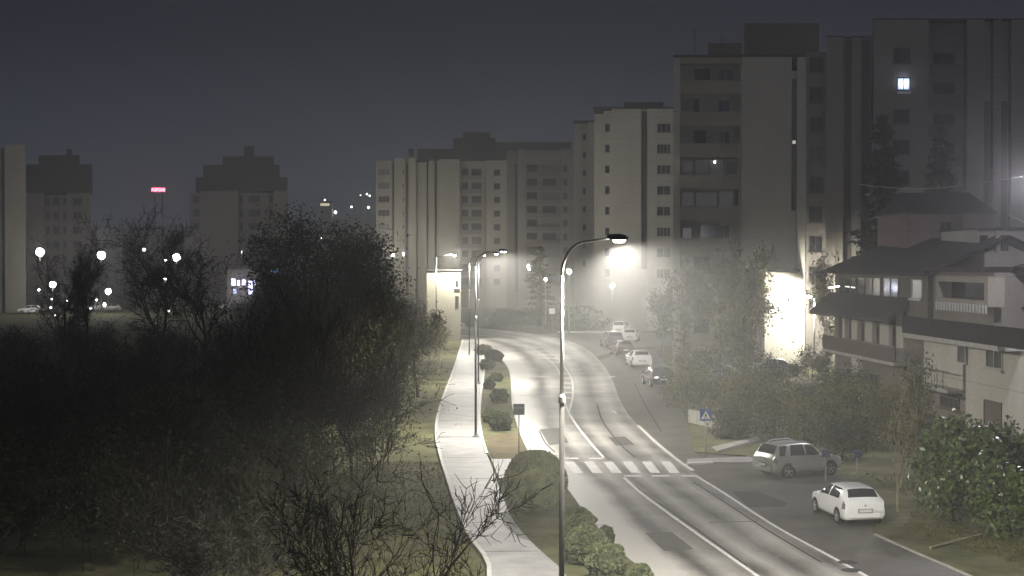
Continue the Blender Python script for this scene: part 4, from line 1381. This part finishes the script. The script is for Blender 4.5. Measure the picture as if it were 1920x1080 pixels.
# --- S: long block at the end of the street
dS = K * 222
B_ = Facade('long apartment block closing the street behind the swan-neck lamps', 880, dS)
zs = B_.Zp(301)
w_ = MB()
segs = ((705, 735, 0, 301), (735, 740, 1, 302), (740, 760, -.6, 297), (760, 767, 0, 299), (767, 780, -.6, 296), (780, 800, .8, 304), (800, 803, 1.6, 304), (803, 815, .8, 301), (815, 819, 1.6, 303), (819, 824, .8, 301), (824, 862, -.8, 299), (862, 912, .6, 302), (912, 950, -.2, 301))
for a, b, y, tp in segs:
    B_.box(w_, a, b, y, 15, 0, B_.Zp(tp))
w_.build('wall', 'facade', B_.t)
w_ = MB()
for a, b, y, tp in ((950, 965, .8, 282), (965, 971, 2.0, 282), (971, 985, .4, 279), (985, 1052, 1.6, 281), (1052, 1078, .4, 279)):
    B_.box(w_, a, b, y, 15, 0, B_.Zp(tp))
w_.build('wall', 'facade_c', B_.t)
for a, b, y in ((735.5, 739.5, 1), (761, 766, 0), (800.3, 802.7, 1.6), (815.3, 818.7, 1.6), (965.5, 970.5, 2.0)):
    B_.box(MB(), a, b, y - .1, y - .005, 3, B_.Zp(306)).build('window_strip', 'strip', B_.t)
for k in range(9):
    y = 316 + 25.6 * k
    B_.window(709, 731, y, y + 13, 0, rngb.choice(['glass', 'glass_grey', 'glass_grey']), 'frame', 2, True)
    B_.window(755, 759, y + 3, y + 12, -.6, 'glass', 'frame', 0, False)
    B_.box(MB(), 864, 904, -.2, -.05, B_.Zp(y + 21), B_.Zp(y + 13)).build('balcony', 'facade_c', B_.t)
    B_.window(866, 878, y, y + 14, .6, 'glass', 'frame_dark', 0, False)
    B_.window(884, 903, y, y + 14, .6, 'glass', 'frame_dark', 1, False)
    B_.window(868 + 58 + 0, 868 + 70, y + 2, y + 13, -.2, 'glass', 'frame_dark', 0, True)
    B_.box(MB(), 986, 1051, .5, .65, B_.Zp(y + 15), B_.Zp(y + 6)).build('balcony', 'facade_d', B_.t)
    B_.window(988, 1008, y - 8, y + 6, 1.6, 'glass', 'frame_dark', 1, False)
    B_.window(1018, 1044, y - 8, y + 6, 1.6, rngb.choice(['glass', 'glass_grey']), 'frame_dark', 1, False)
    B_.window(1056, 1064, y - 6, y + 6, .4, 'glass', 'frame_dark', 0, True)
rf = MB()
rf.box(B_.X(782), B_.X(850), 4, 14, zs, B_.Zp(276)); rf.box(B_.X(850), B_.X(930), 5, 14.5, zs, B_.Zp(255)); rf.box(B_.X(868), B_.X(920), 6, 13, B_.Zp(255), B_.Zp(243)); rf.box(B_.X(930), B_.X(1075), 6, 14.5, zs, B_.Zp(262))
rf.box(B_.X(765), B_.X(774), 4, 6, zs, B_.Zp(276))
rf.build('roof_housing', 'roof', B_.t)
B_.box(MB(), 824, 950, 16, 28, 0, zs - 2).build('rear_wing', 'facade_c', B_.t)

# bright wall behind the left lamp
B_ = Facade('small white gatehouse wall glaring under the straight-armed lamp', 862, K * 131, name='gatehouse', cat='building')
B_.box(MB(), 800, 864, 0, 4, 0, B_.Zp(508)).build('wall', 'facade', B_.t)
B_.box(MB(), 798, 867, -.2, 4.2, B_.Zp(508), B_.Zp(508) + .2).build('roof', 'roof', B_.t)
B_.window(853, 860, 525, 540, 0, 'glass', 'frame', 0, True)
B_.window(853, 860, 555, 580, 0, 'glass', 'frame_dark', 0, False, 'door')
# bright gable behind the right lamp
B_ = Facade('white gable end glaring behind the lamp between the trees', 1470, K * 101 - 4.0, name='gable_annex', cat='building')
MB().add([(B_.X(1434), 0, 0), (B_.X(1509), 0, 0), (B_.X(1509), 0, B_.Zp(524)), (B_.X(1498), 0, B_.Zp(512)), (B_.X(1434), 0, B_.Zp(510)),
          (B_.X(1434), -1.6 + 5.0, 0), (B_.X(1509), 3.4, 0), (B_.X(1509), 3.4, B_.Zp(524)), (B_.X(1498), 3.4, B_.Zp(512)), (B_.X(1434), 3.4, B_.Zp(510))],
         [(0, 1, 2, 3, 4), (9, 8, 7, 6, 5), (0, 5, 6, 1), (1, 6, 7, 2), (2, 7, 8, 3), (3, 8, 9, 4), (4, 9, 5, 0)]).build('wall', 'white_wall', B_.t, tri=True)
MB().box(B_.X(1431), B_.X(1499), -.15, 3.5, B_.Zp(509), B_.Zp(509) + .15).build('roof', 'roof', B_.t)
B_.window(1487, 1491, 602, 640, 0, 'glass', 'frame', 0, False, 'door')

# --- left blocks
def left_block(label, d, px0, px1, ytop, steps, cap, wm, win):
    B_ = Facade(label, (px0 + px1) / 2, d)
    w_ = MB()
    n = len(steps)
    for i, (f0, f1, y) in enumerate(steps):
        a, b = px0 + (px1 - px0) * f0, px0 + (px1 - px0) * f1
        B_.box(w_, a, b, y, 14, 0, B_.Zp(ytop) + (.4 if y < 0 else 0))
    w_.build('wall', wm, B_.t)
    step = 2.85 * F / d
    zt = B_.Zp(ytop)
    if cap:
        r = MB()
        for (f0, f1, h0, h1) in cap:
            r.box(B_.X(px0 + (px1 - px0) * f0), B_.X(px0 + (px1 - px0) * f1), 1.5, 13, max(h0 + zt, zt + .45), zt + h1)
        r.build('roof_housing', 'roof', B_.t)
    y = ytop + 5
    while y < 560:
        for f0, f1 in win:
            a, b = px0 + (px1 - px0) * f0, px0 + (px1 - px0) * f1
            ys = [s for s in steps if s[0] <= f0 < s[1]]
            B_.window(a, b, y, y + step * .5, ys[0][2] if ys else 0, 'glass', 'frame_dark', 1 if b - a > 6 else 0, True)
        y += step
    return B_


left_block('slab block cut by the left edge with a dark vertical slot', K * 200, -90, 50, 276, [(0, .66, 0), (.66, .72, 1.2), (.72, 1, -.4)], None, 'facade', [(.2, .35), (.5, .6)])
left_block('dark capped block second from the left edge', K * 222, 52, 172, 366, [(0, .28, -.5), (.28, .36, .8), (.36, .55, 0), (.55, .62, .8), (.62, 1, -.3)], [(-.02, 1.02, 0, 6.2), (.18, .82, 6.2, 8.0), (.62, .7, 8, 9.2)], 'facade_c', [(.29, .35), (.4, .5), (.56, .61), (.72, .86)])
left_block('block with a stepped dark roof right of the red sign', K * 235, 356, 540, 362, [(0, .12, 0), (.12, .5, -.6), (.5, .55, 1), (.55, .8, 0), (.8, .86, 1), (.86, 1, -.4)], [(.06, 1.0, 0, 3.4), (.14, .92, 3.4, 6.0), (.34, .86, 6.0, 7.8), (.56, .66, 7.8, 10)], 'facade_c', [(.04, .1), (.51, .54), (.6, .72), (.81, .85)])
left_block('low pale block behind the skyline trees in the middle distance', K * 240, 230, 356, 440, [(0, .5, 0), (.5, .56, .6), (.56, 1, 0)], None, 'facade_c', [(.1, .2), (.3, .4), (.65, .75), (.82, .92)])
# lit shop front
B_ = Facade('low shop with a lit bluish white front seen through the trees', 460, K * 195, name='shop', cat='shop')
B_.box(MB(), 425, 500, 0, 8, 0, B_.Zp(505)).build('wall', 'facade_c', B_.t)
B_.box(MB(), 423, 502, -.4, 8.2, B_.Zp(505), B_.Zp(505) + .3).build('roof', 'roof', B_.t)
for a, b, y0, y1, m in ((433, 442, 522, 536, 'shop_lit'), (444, 450, 525, 536, 'shop_lit'), (453, 461, 524, 535, 'shop_lit'), (465, 474, 526, 553, 'shop_lit'), (475, 481, 525, 535, 'shop_lit'), (436, 444, 541, 551, 'window_lit')):
    B_.window(a, b, y0, y1, 0, m, 'frame_dark', 0, False, 'lit_window')
t = B_.t
light('POINT', 'shop_light', (0, -4, 4.5), 700, (.75, .75, 1), t, .4)
B_ = Facade('small blue-lit kiosk among the dark trees', 515, K * 180, name='kiosk', cat='kiosk')
B_.box(MB(), 506, 526, 0, 3, 0, B_.Zp(500)).build('wall', 'facade_d', B_.t)
B_.box(MB(), 505, 527, -.3, 3.2, B_.Zp(500), B_.Zp(500) + .2).build('roof', 'roof', B_.t)
B_.window(508, 524, 503, 512, 0, 'lamp_blue', 'frame_dark', 2, False, 'lit_window')
B_.window(512, 525, 514, 521, 0, 'lamp_cool', 'frame_dark', 1, False, 'lit_window')

for B_ in FACADES:                                # side walls of each block run back along one direction of its own
    for o in list(B_.t.children_recursive):
        if o.type == 'MESH':
            for v in o.data.vertices:
                if v.co.y > 0:
                    v.co.x += B_.skew * v.co.y
# ------------------------------------------------------------------ terraced houses on the right
H0 = Vector((23.0, 80 * K, 0)); H1 = Vector((25.5, 56.3 * K, 0))
HU = (H1 - H0).normalized()                       # along the row, towards the camera
HN = Vector((HU.y, -HU.x, 0))                     # outwards, to the road
if HN.x > 0:
    HN = -HN


def fac(px, py, out_=0.0):
    """pixel -> (u, z) on the row's facade plane, shifted outwards by out_"""
    r = ray(px, py)
    o = Vector((0, 0, HC))
    P0 = H0 + HN * out_
    t_ = (P0 - o).dot(HN) / r.dot(HN)
    p_ = o + r * t_
    return (p_ - P0).dot(HU), p_.z


RZ = math.atan2(HU.y, HU.x)                       # local x = along row, local y = towards the road is -? fixed below
SGN = 1 if Vector((-HU.y, HU.x, 0)).dot(HN) > 0 else -1


def house(label, name='terraced_house', cat='house'):
    return thing(name, label, cat, H0, RZ)


def hb(mb, u0, u1, o0, o1, z0, z1):
    """box: along u0..u1, outward o0..o1"""
    a, b = sorted((SGN * o0, SGN * o1))
    return mb.box(u0, u1, a, b, z0, z1)


def hwin(t, px0, px1, py0, py1, out_=0., m='glass', fr='frame', mull=1, name='window', sill=True):
    u0, z1 = fac(px0, py0, out_); u1, _ = fac(px1, py0, out_)
    um, z0 = fac((px0 + px1) / 2, py1, out_)
    _, z1 = fac((px0 + px1) / 2, py0, out_)
    u0, u1 = min(u0, u1), max(u0, u1)
    w_ = .08
    f_ = MB()
    hb(f_, u0, u1, out_, out_ + .06, z1 - w_, z1); hb(f_, u0, u1, out_, out_ + .06, z0, z0 + w_)
    hb(f_, u0, u0 + w_, out_, out_ + .06, z0 + w_, z1 - w_); hb(f_, u1 - w_, u1, out_, out_ + .06, z0 + w_, z1 - w_)
    for k in range(mull):
        x = u0 + (u1 - u0) * (k + 1) / (mull + 1)
        hb(f_, x - w_ / 2, x + w_ / 2, out_, out_ + .06, z0 + w_, z1 - w_)
    if sill:
        hb(f_, u0 - .15, u1 + .15, out_, out_ + .2, z0 - .12, z0 - .003)
    o = f_.build(name, fr, t)
    hb(MB(), u0 + w_, u1 - w_, out_ + .005, out_ + .025, z0 + w_, z1 - w_).build('pane', m, o)
    return o


U = lambda px, o=0.: fac(px, 600, o)[0]
ZZ = lambda px, py, o=0.: fac(px, py, o)[1]
DEP = 9.0
# house A (left): eave roof, dark upper glazing, canopy, balcony with piers
tA = house('dark terraced house with a tiled canopy and piers along its balcony, nearest the gable lamp')
uA0, uA1 = U(1566), U(1740)
zE = ZZ(1650, 512)
zf1 = ZZ(1640, 668)
zc0, zc1 = ZZ(1640, 600), ZZ(1640, 572)
wl = MB()
hb(wl, uA0, uA1, -DEP, -1.2, 0, zE)
hb(wl, uA0, uA1, -1.2, 0, zc1 - .25, zE - .02)
hb(wl, uA0, uA1, -1.2, 0, 0, zf1 - .2)
hb(wl, U(1700), uA1, -1.2, -.003, zf1 - .2, zc1 - .25)
hb(wl, uA0, U(1572), -1.2, -.003, zf1 - .2, zc1 - .25)
wl.build('wall', 'facade_d', tA)
for a, b in ((1578, 1583), (1595, 1606), (1620, 1634), (1648, 1664), (1679, 1692)):
    hb(MB(), U(a), U(b), -.35, -.05, zf1, zc1 - .26).build('pier', 'white_wall', tA)
hb(MB(), uA0 - .2, U(1702), -1.19, .9, zf1 - .2, zf1).build('balcony_floor', 'concrete', tA)
rl = MB()
hb(rl, uA0 - .2, U(1702), .8, .86, zf1 + .92, zf1 + 1.0)
u = uA0 - .2
while u < U(1702):
    hb(rl, u, u + .09, .81, .85, zf1, zf1 + .92); u += .16
rl.build('railing', 'frame_dark', tA)
u0, u1 = uA0 - 1.3, U(1705)
zo = zc1 + .15
y_ = SGN
MB().add([(u0, y_ * .003, zo + .5), (u1, y_ * .003, zo + .5), (u1, y_ * 1.5, zc0 + .25), (u0, y_ * 1.5, zc0 + .25), (u0, y_ * .003, zo - .1), (u1, y_ * .003, zo - .1), (u1, y_ * 1.5, zc0 + .05), (u0, y_ * 1.5, zc0 + .05)],
         [(0, 1, 2, 3), (7, 6, 5, 4), (3, 2, 6, 7), (1, 5, 6, 2), (0, 3, 7, 4), (0, 4, 5, 1)]).build('canopy', 'tile', tA)
hwin(tA, 1574, 1606, 519, 558, 0, 'glass', 'frame_dark', 2); hwin(tA, 1608, 1652, 519, 559, 0, 'glass', 'frame_dark', 2); hwin(tA, 1656, 1686, 520, 560, 0, 'glass', 'frame_dark', 1)
hwin(tA, 1710, 1730, 524, 560, 0, 'glass_grey', 'frame', 0)
hwin(tA, 1588, 1598, 690, 725, 0, 'glass', 'frame', 0, sill=False, name='door')
hwin(tA, 1630, 1650, 700, 735, 0, 'glass', 'frame_dark', 1)
for a, b in ((1584, 1594), (1607, 1619), (1635, 1647), (1665, 1678)):
    hwin(tA, a, b, 612, 655, -1.2, 'glass', 'frame_dark', 0, sill=False, name='balcony_door')
hb(MB(), U(1606), U(1618), .002, .35, 0, zf1 - .21).build('pier', 'white_wall', tA)
zr_ = zE + 2.1
u0, u1 = uA0 - .6, U(1752)
MB().add([(u0, y_ * .8, zE - .1), (u1, y_ * .8, zE - .1), (u1, -y_ * 4.5, zr_), (u0, -y_ * 4.5, zr_), (u0, -y_ * (DEP + .5), zE - .1), (u1, -y_ * (DEP + .5), zE - .1),
          (u0, y_ * .8, zE + .1), (u1, y_ * .8, zE + .1), (u1, -y_ * 4.5, zr_ + .2), (u0, -y_ * 4.5, zr_ + .2), (u0, -y_ * (DEP + .5), zE + .1), (u1, -y_ * (DEP + .5), zE + .1)],
         [(6, 7, 8, 9), (9, 8, 11, 10), (3, 2, 1, 0), (4, 5, 2, 3), (0, 1, 7, 6), (5, 4, 10, 11), (0, 6, 9, 3), (3, 9, 10, 4), (1, 2, 8, 7), (2, 5, 11, 8)]).build('roof', 'tile', tA)
hb(MB(), U(1692), U(1700), -4.5, -3.8, zr_ - .3, zr_ + 1.6).build('chimney', 'facade_d', tA)
MB().tube([(U(1579), y_ * 1.0, ZZ(1587, 540)), (U(1579), y_ * .2, ZZ(1587, 540) + .1)], .05, 6).build('wall_lamp', 'lamp_soft', tA)

# house B (middle): glazed loggia box over a dark terrace
tB = house('terraced house with a wide glazed loggia above a dark roof terrace')
uB0, uB1 = uA1 + .003, U(1853)
zB = ZZ(1800, 510)
zt_ = ZZ(1800, 632)
wl = MB()
hb(wl, uB0, uB1, -DEP, -.3, 0, zB)
wl.build('wall', 'facade_c', tB)
lg = MB()
u0, u1 = U(1754, .6), U(1852, .6)
z0, z1 = ZZ(1800, 572, .6), ZZ(1800, 517, .6)
hb(lg, u0, u1, -.297, .6, z0, z0 + .9 * .35); hb(lg, u0, u1, -.297, .6, z1 - .35, z1)
hb(lg, u0, u0 + .35, -.297, .6, z0 + .315, z1 - .35); hb(lg, u1 - .5, u1, -.297, .6, z0 + .315, z1 - .35)
lg.build('loggia', 'parapet', tB)
hb(MB(), u0 + .35, u1 - .5, -.25, -.2, z0 + .32, z1 - .352).build('loggia_glazing', 'glass', tB)
u = u0 + .1
while u < u1 - .2:
    hb(MB(), u, u + .18, .602, .66, z0 - .35, z0 + .1).build('baluster', 'frame', tB); u += .42
hb(MB(), uB0 - .2, U(1925), -.29, 1.5, zt_ - .25, zt_).build('terrace_floor', 'concrete', tB)
hb(MB(), uB0 - .2, U(1925, 1.5), 1.3, 1.497, zt_ + .002, zt_ + 1.0).build('terrace_parapet', 'frame_black', tB)
hb(MB(), U(1742), U(1816), -.297, .3, ZZ(1770, 735), zt_ - .252).build('lower_wall', 'white_wall', tB)
hwin(tB, 1796, 1812, 634, 682, .3, 'glass', 'frame', 0, sill=False, name='door')
hwin(tB, 1764, 1800, 743, 766, -.3, 'glass', 'frame_dark', 1)
zb2 = ZZ(1760, 728, 1.2)
hb(MB(), U(1740), U(1817), -.29, 1.2, zb2 - .2, zb2).build('balcony_floor', 'concrete', tB)
rl = MB()
hb(rl, U(1740), U(1817), 1.1, 1.15, zb2 + .95, zb2 + 1.0)
u = U(1740)
while u < U(1817):
    hb(rl, u, u + .05, 1.11, 1.14, zb2, zb2 + .95); u += .9
rl.build('railing', 'railing', tB)
hb(MB(), uB0 - .3, uB1, -DEP, .4, zB, zB + .25).build('roof', 'tile', tB)

# house C (right): white wall with a window and a brown door
tC = house('white rendered house front with one window at the right edge')
uC0, uC1 = U(1818), U(1990)
hb(MB(), uC0, uC1, -DEP + .5, .2, 0, zt_ - .26).build('wall', 'white_wall', tC)
hwin(tC, 1850, 1881, 646, 692, .2, 'glass', 'frame', 1)
hwin(tC, 1846, 1879, 752, 800, .2, 'facade_d', 'frame_dark', 0, sill=False, name='door')
hb(MB(), U(1853) + .01, uC1 + 3, -DEP, -2.0, zt_ + .1, ZZ(1880, 512)).build('upper_storey', 'facade_d', tC)
hwin(tC, 1905, 1930, 535, 575, -2.0, 'glass', 'frame_dark', 1)
u0, u1 = U(1856), uC1 + 3
zq_ = ZZ(1890, 508)
MB().add([(u0, -y_ * 1.2, zq_), (u1, -y_ * 1.2, zq_), (u1, -y_ * 6, zq_ + 1.3), (u0, -y_ * 6, zq_ + 1.3), (u0, -y_ * 1.2, zq_ + .2), (u1, -y_ * 1.2, zq_ + .2), (u1, -y_ * 6, zq_ + 1.5), (u0, -y_ * 6, zq_ + 1.5)],
         [(4, 5, 6, 7), (3, 2, 1, 0), (0, 1, 5, 4), (1, 2, 6, 5), (2, 3, 7, 6), (3, 0, 4, 7)]).build('roof', 'tile', tC)
hb(MB(), U(1853), U(1858), -2.6, -2.001, zq_, zq_ + .9).build('chimney', 'facade_d', tC)

# houses behind the row
B_ = Facade('pinkish upper house with one small window behind the tiled roofs', 1770, 100, name='rear_house', cat='house')
B_.box(MB(), 1700, 1862, 0, 8, 0, B_.Zp(402)).build('wall', 'pink_wall', B_.t)
B_.window(1762, 1782, 416, 446, 0, 'glass', 'frame_dark', 1, True)
B_.box(MB(), 1696, 1866, -.5, 8.4, B_.Zp(402), B_.Zp(399)).build('eave', 'frame_dark', B_.t)
MB().add([(B_.X(1696), -.5, B_.Zp(399)), (B_.X(1866), -.5, B_.Zp(399)), (B_.X(1850), 4, B_.Zp(356)), (B_.X(1715), 4, B_.Zp(356)), (B_.X(1866), 8.4, B_.Zp(399)), (B_.X(1696), 8.4, B_.Zp(399))],
         [(0, 1, 2, 3), (1, 4, 2), (4, 5, 3, 2), (5, 0, 3)]).build('roof', 'tile', B_.t)
B_ = Facade('upper house with a pale balcony wall under a slanting roof edge, right edge', 1890, 88, name='rear_house', cat='house')
w_ = MB()
B_.box(w_, 1846, 1990, 1.4, 9, 0, B_.Zp(430)); B_.box(w_, 1846, 1990, 0, .16, 0, B_.Zp(474)); B_.box(w_, 1846, 1852, .16, 1.4, 0, B_.Zp(474)); B_.box(w_, 1868, 1876, 0, .2, B_.Zp(474), B_.Zp(432))
w_.build('wall', 'facade_b', B_.t)
B_.window(1878, 1905, 440, 470, 1.4, 'glass_grey', 'frame_dark', 1, False)
B_.window(1850, 1866, 440, 470, 1.4, 'glass', 'frame_dark', 0, False)
B_.box(MB(), 1842, 1995, -.4, 9.2, B_.Zp(430), B_.Zp(426)).build('roof', 'roof', B_.t)
a, b = Vector((B_.X(1882), -.8, B_.Zp(404))), Vector((B_.X(1925), -.8, B_.Zp(424)))
MB().tube([a, b], .05, 6).build('gutter', 'frame', B_.t)

# cable across the right
A, Bp = atd(1608, 345, 110), atd(1950, 325, 66)
pts = [A.lerp(Bp, i / 12) - Vector((0, 0, .5 * math.sin(math.pi * i / 12))) for i in range(13)]
o = MB().tube(pts, .022, 5).build('overhead_cable', 'galv')
tag(o, 'thin overhead cable running past the conifer to the right edge', 'cable')

# ------------------------------------------------------------------ vegetation, right
conifer('conifer', 'tall dark conifer rising behind the tiled roof', (atd(1655, 400, 118).x, 118, 0), ground_tree_z(1652, 212, 118), 4.2, 71, ls=.34, whorls=34, dens=46)
conifer('conifer', 'second conifer right of the tall one, before the lit block', (atd(1762, 400, 120).x, 120, 0), ground_tree_z(1770, 235, 120), 3.0, 72, ls=.34, whorls=28, dens=40)
conifer('cedar_tree', 'cedar with long level boughs beside the round lamp', (atd(1012, 500, 214).x, 214, 0), ground_tree_z(1015, 462, 214), 4.0, 73, 'leaf_olive', -.12, .28, 14, 'cedar tree', 40)
for i, (x, base, tp, s, lb, ln, lm, sp_) in enumerate((
        (1425, 702, 470, 81, 'forked bare tree silhouetted against the glaring gable', 900, 'leaf_olive', .55),
        (1549, 702, 455, 82, 'bare tree between the glaring gable and the first terraced house', 700, 'leaf_olive', .4),
        (1355, 690, 455, 83, 'broad twiggy tree in front of the loggia block', 2600, 'leaf_olive', .8),
        (1285, 700, 480, 84, 'twiggy tree at the left of the loggia block beside the parked cars', 2400, 'leaf_dark', .75),
        (1240, 668, 520, 85, 'dim bushy tree behind the black parked car', 1600, 'leaf_dark', .8),
        (1396, 706, 440, 86, 'tall thin bare tree rising above the gable lamp', 500, 'leaf_olive', .45),
        (1395, 720, 560, 87, 'small twiggy tree among the roadside bushes', 1800, 'leaf_olive', .9))):
    q = at(x, base); d = q.y
    bare_tree('roadside_tree', lb, (q.x, d, 0), ground_tree_z(x, tp, d), s, sp_, .13, BARE, 'bark_pale' if i in (0, 1) else 'bark', ln, lm, .15, cat='tree', rmin=.018)
labs = ['olive bush nearest the black parked car', 'wide dark bush behind the crossing sign', 'large olive bush right of the crossing sign', 'dark bush above the silver off-road car', 'olive bush behind the off-road car', 'dense bush left of the terraced house door', 'tall olive bush below the piered balcony', 'bush at the garden edge right of the off-road car', 'low bush in front of the terraced house', 'dark bush beside the white car under the lamp', 'bush between the twiggy trees and the parked cars', 'round bush by the low garden wall', 'rear bush between the gable and the terraced house', 'bush touching the first pier of the terraced house']
for i, (x, b, tp, rx, s) in enumerate(((1290, 770, 680, 1.6, 1), (1345, 795, 690, 2.0, 2), (1405, 815, 690, 2.2, 3), (1460, 825, 700, 2.3, 4), (1520, 835, 715, 2.2, 5), (1570, 830, 705, 2.0, 6), (1620, 850, 700, 1.9, 7), (1590, 868, 775, 1.6, 8), (1690, 840, 735, 1.6, 9), (1420, 735, 665, 2.4, 10), (1310, 720, 640, 2.2, 11), (1375, 828, 770, 1.2, 12), (1530, 720, 655, 2.2, 13), (1585, 760, 690, 2.0, 14))):
    q = at(x, b); d = q.y; h = ground_tree_z(x, tp, d)
    leafy('garden_bush', labs[i], (q.x, d + rx * .7, 0), h, (rx, rx, h * .5), h * .5, 200 + s, 70, 42, .28, .085, 'leaf_olive' if i % 2 == 0 else 'leaf_dark', 'bush', 'bushes between the parking lane and the houses', .05, .35)
# broadleaf evergreens with glossy leaves
for (x, b, tp, rx, s, lb, k) in ((1795, 985, 790, 1.75, 91, 'large glossy-leaved bush right of the white hatchback', 150), (1905, 1010, 880, 1.2, 92, 'glossy-leaved bush cut by the right edge', 80), (1885, 945, 800, 1.6, 93, 'dark glossy bush behind, in front of the white house wall', 110)):
    q = at(x, b); d = q.y; h = ground_tree_z(x, tp, d)
    leafy('evergreen_bush', lb, (q.x, d + .4, 0), h, (rx, rx, h * .46), h * .56, s, k, 40, .2, .105, 'leaf_gloss', 'bush', None, .07, .45)
VAS = dict(BARE, n=[2, 6, 5, 4], kids=[3, .9, .8, 0], end=[6, 2, 2, 0], ang=[(8, 28), (15, 40), (20, 50)], ratio=[2.6, .4, .5], start=[-1, .3, .2, 0], trop=[.1, .1, .08, .05])
q = at(1683, 960)
bare_tree('young_tree', 'vase-shaped young tree with pale upright stems behind the white hatchback', (q.x, q.y, 0), ground_tree_z(1660, 670, q.y), 95, .6, .075, VAS, 'bark_pale', 500, 'leaf_olive', .07, cat='young tree', rmin=.016)
q = at(1720, 905)
bare_tree('young_tree', 'second cluster of thin upright stems left of the glossy bush', (q.x, q.y, 0), ground_tree_z(1720, 740, q.y), 96, .7, .04, VAS, 'bark_pale', 300, 'leaf_olive', .07, cat='young tree', rmin=.014)
q = at(1722, 850)
leafy('cypress', 'narrow dark cypress by the stair between the houses', (q.x, q.y, 0), ground_tree_z(1722, 695, q.y), (.7, .7, 2.4), 2.6, 97, 60, 40, .2, .07, 'leaf_dark', 'cypress', None, .06, .2)
# grass bank behind the junction
q = at(1105, 622)
t = ball('bank_hedge', 'long clipped hedge on the bank behind the junction', (q.x, q.y + 6, 0), 3.8, 1.9, 98, 5000, .2, 'leaf_hedge', 'hedge', rough=.05, zc=1.2)
q = at(965, 612)
ball('bank_hedge', 'dim low hedge left of the small white sign', (q.x, q.y + 6, 0), 4.2, 1.3, 99, 4200, .2, 'leaf_dark', 'hedge', rough=.06, zc=.8)

# garden wall, posts, fallen branch
a, b = at(1290, 792), at(1380, 812)
u = (b - a).normalized(); n_ = Vector((-u.y, u.x, 0))
mbw = MB().obox(a, b - a, n_ * .25, Vector((0, 0, .75)))
tag(mbw.build('garden_wall', 'concrete'), 'low pale garden wall behind the crossing sign', 'wall')
for (x, b, tp, lb) in ((1607, 896, 850, 'slim post with a dull blue cap right of the off-road car'), (1548, 902, 848, 'short post with a blue cap at the nose of the off-road car')):
    q = at(x, b); z_ = ground_tree_z(x, tp, q.y)
    t = thing('parking_post', lb, 'post', (q.x, q.y, 0))
    MB().tube([(0, 0, 0), (0, 0, z_ - .2)], .04, 8).build('post', 'concrete', t)
    MB().box(-.17, .17, -.1, .1, z_ - .2, z_ + .12).build('cap', 'bluebox', t, bevel=.02)
a, b = at(1745, 1030), at(1840, 1012)
tag(MB().tube([a + Vector((0, 0, .06)), a.lerp(b, .5) + Vector((0, .1, .1)), b + Vector((0, 0, .2))], [.05, .045, .03], 7).build('fallen_branch', 'bark_pale'), 'fallen branch lying on the soil below the glossy bushes', 'branch')

# faint sun lamp added as dim fill, not a real moon
sd = bpy.data.lights.new('faint_fill', 'SUN'); sd.energy = 0.03; sd.angle = math.radians(12); sd.color = (.85, .9, 1)
so = bpy.data.objects.new('faint_fill', sd); COL.objects.link(so); so.rotation_euler = (math.radians(40), 0, math.radians(20))
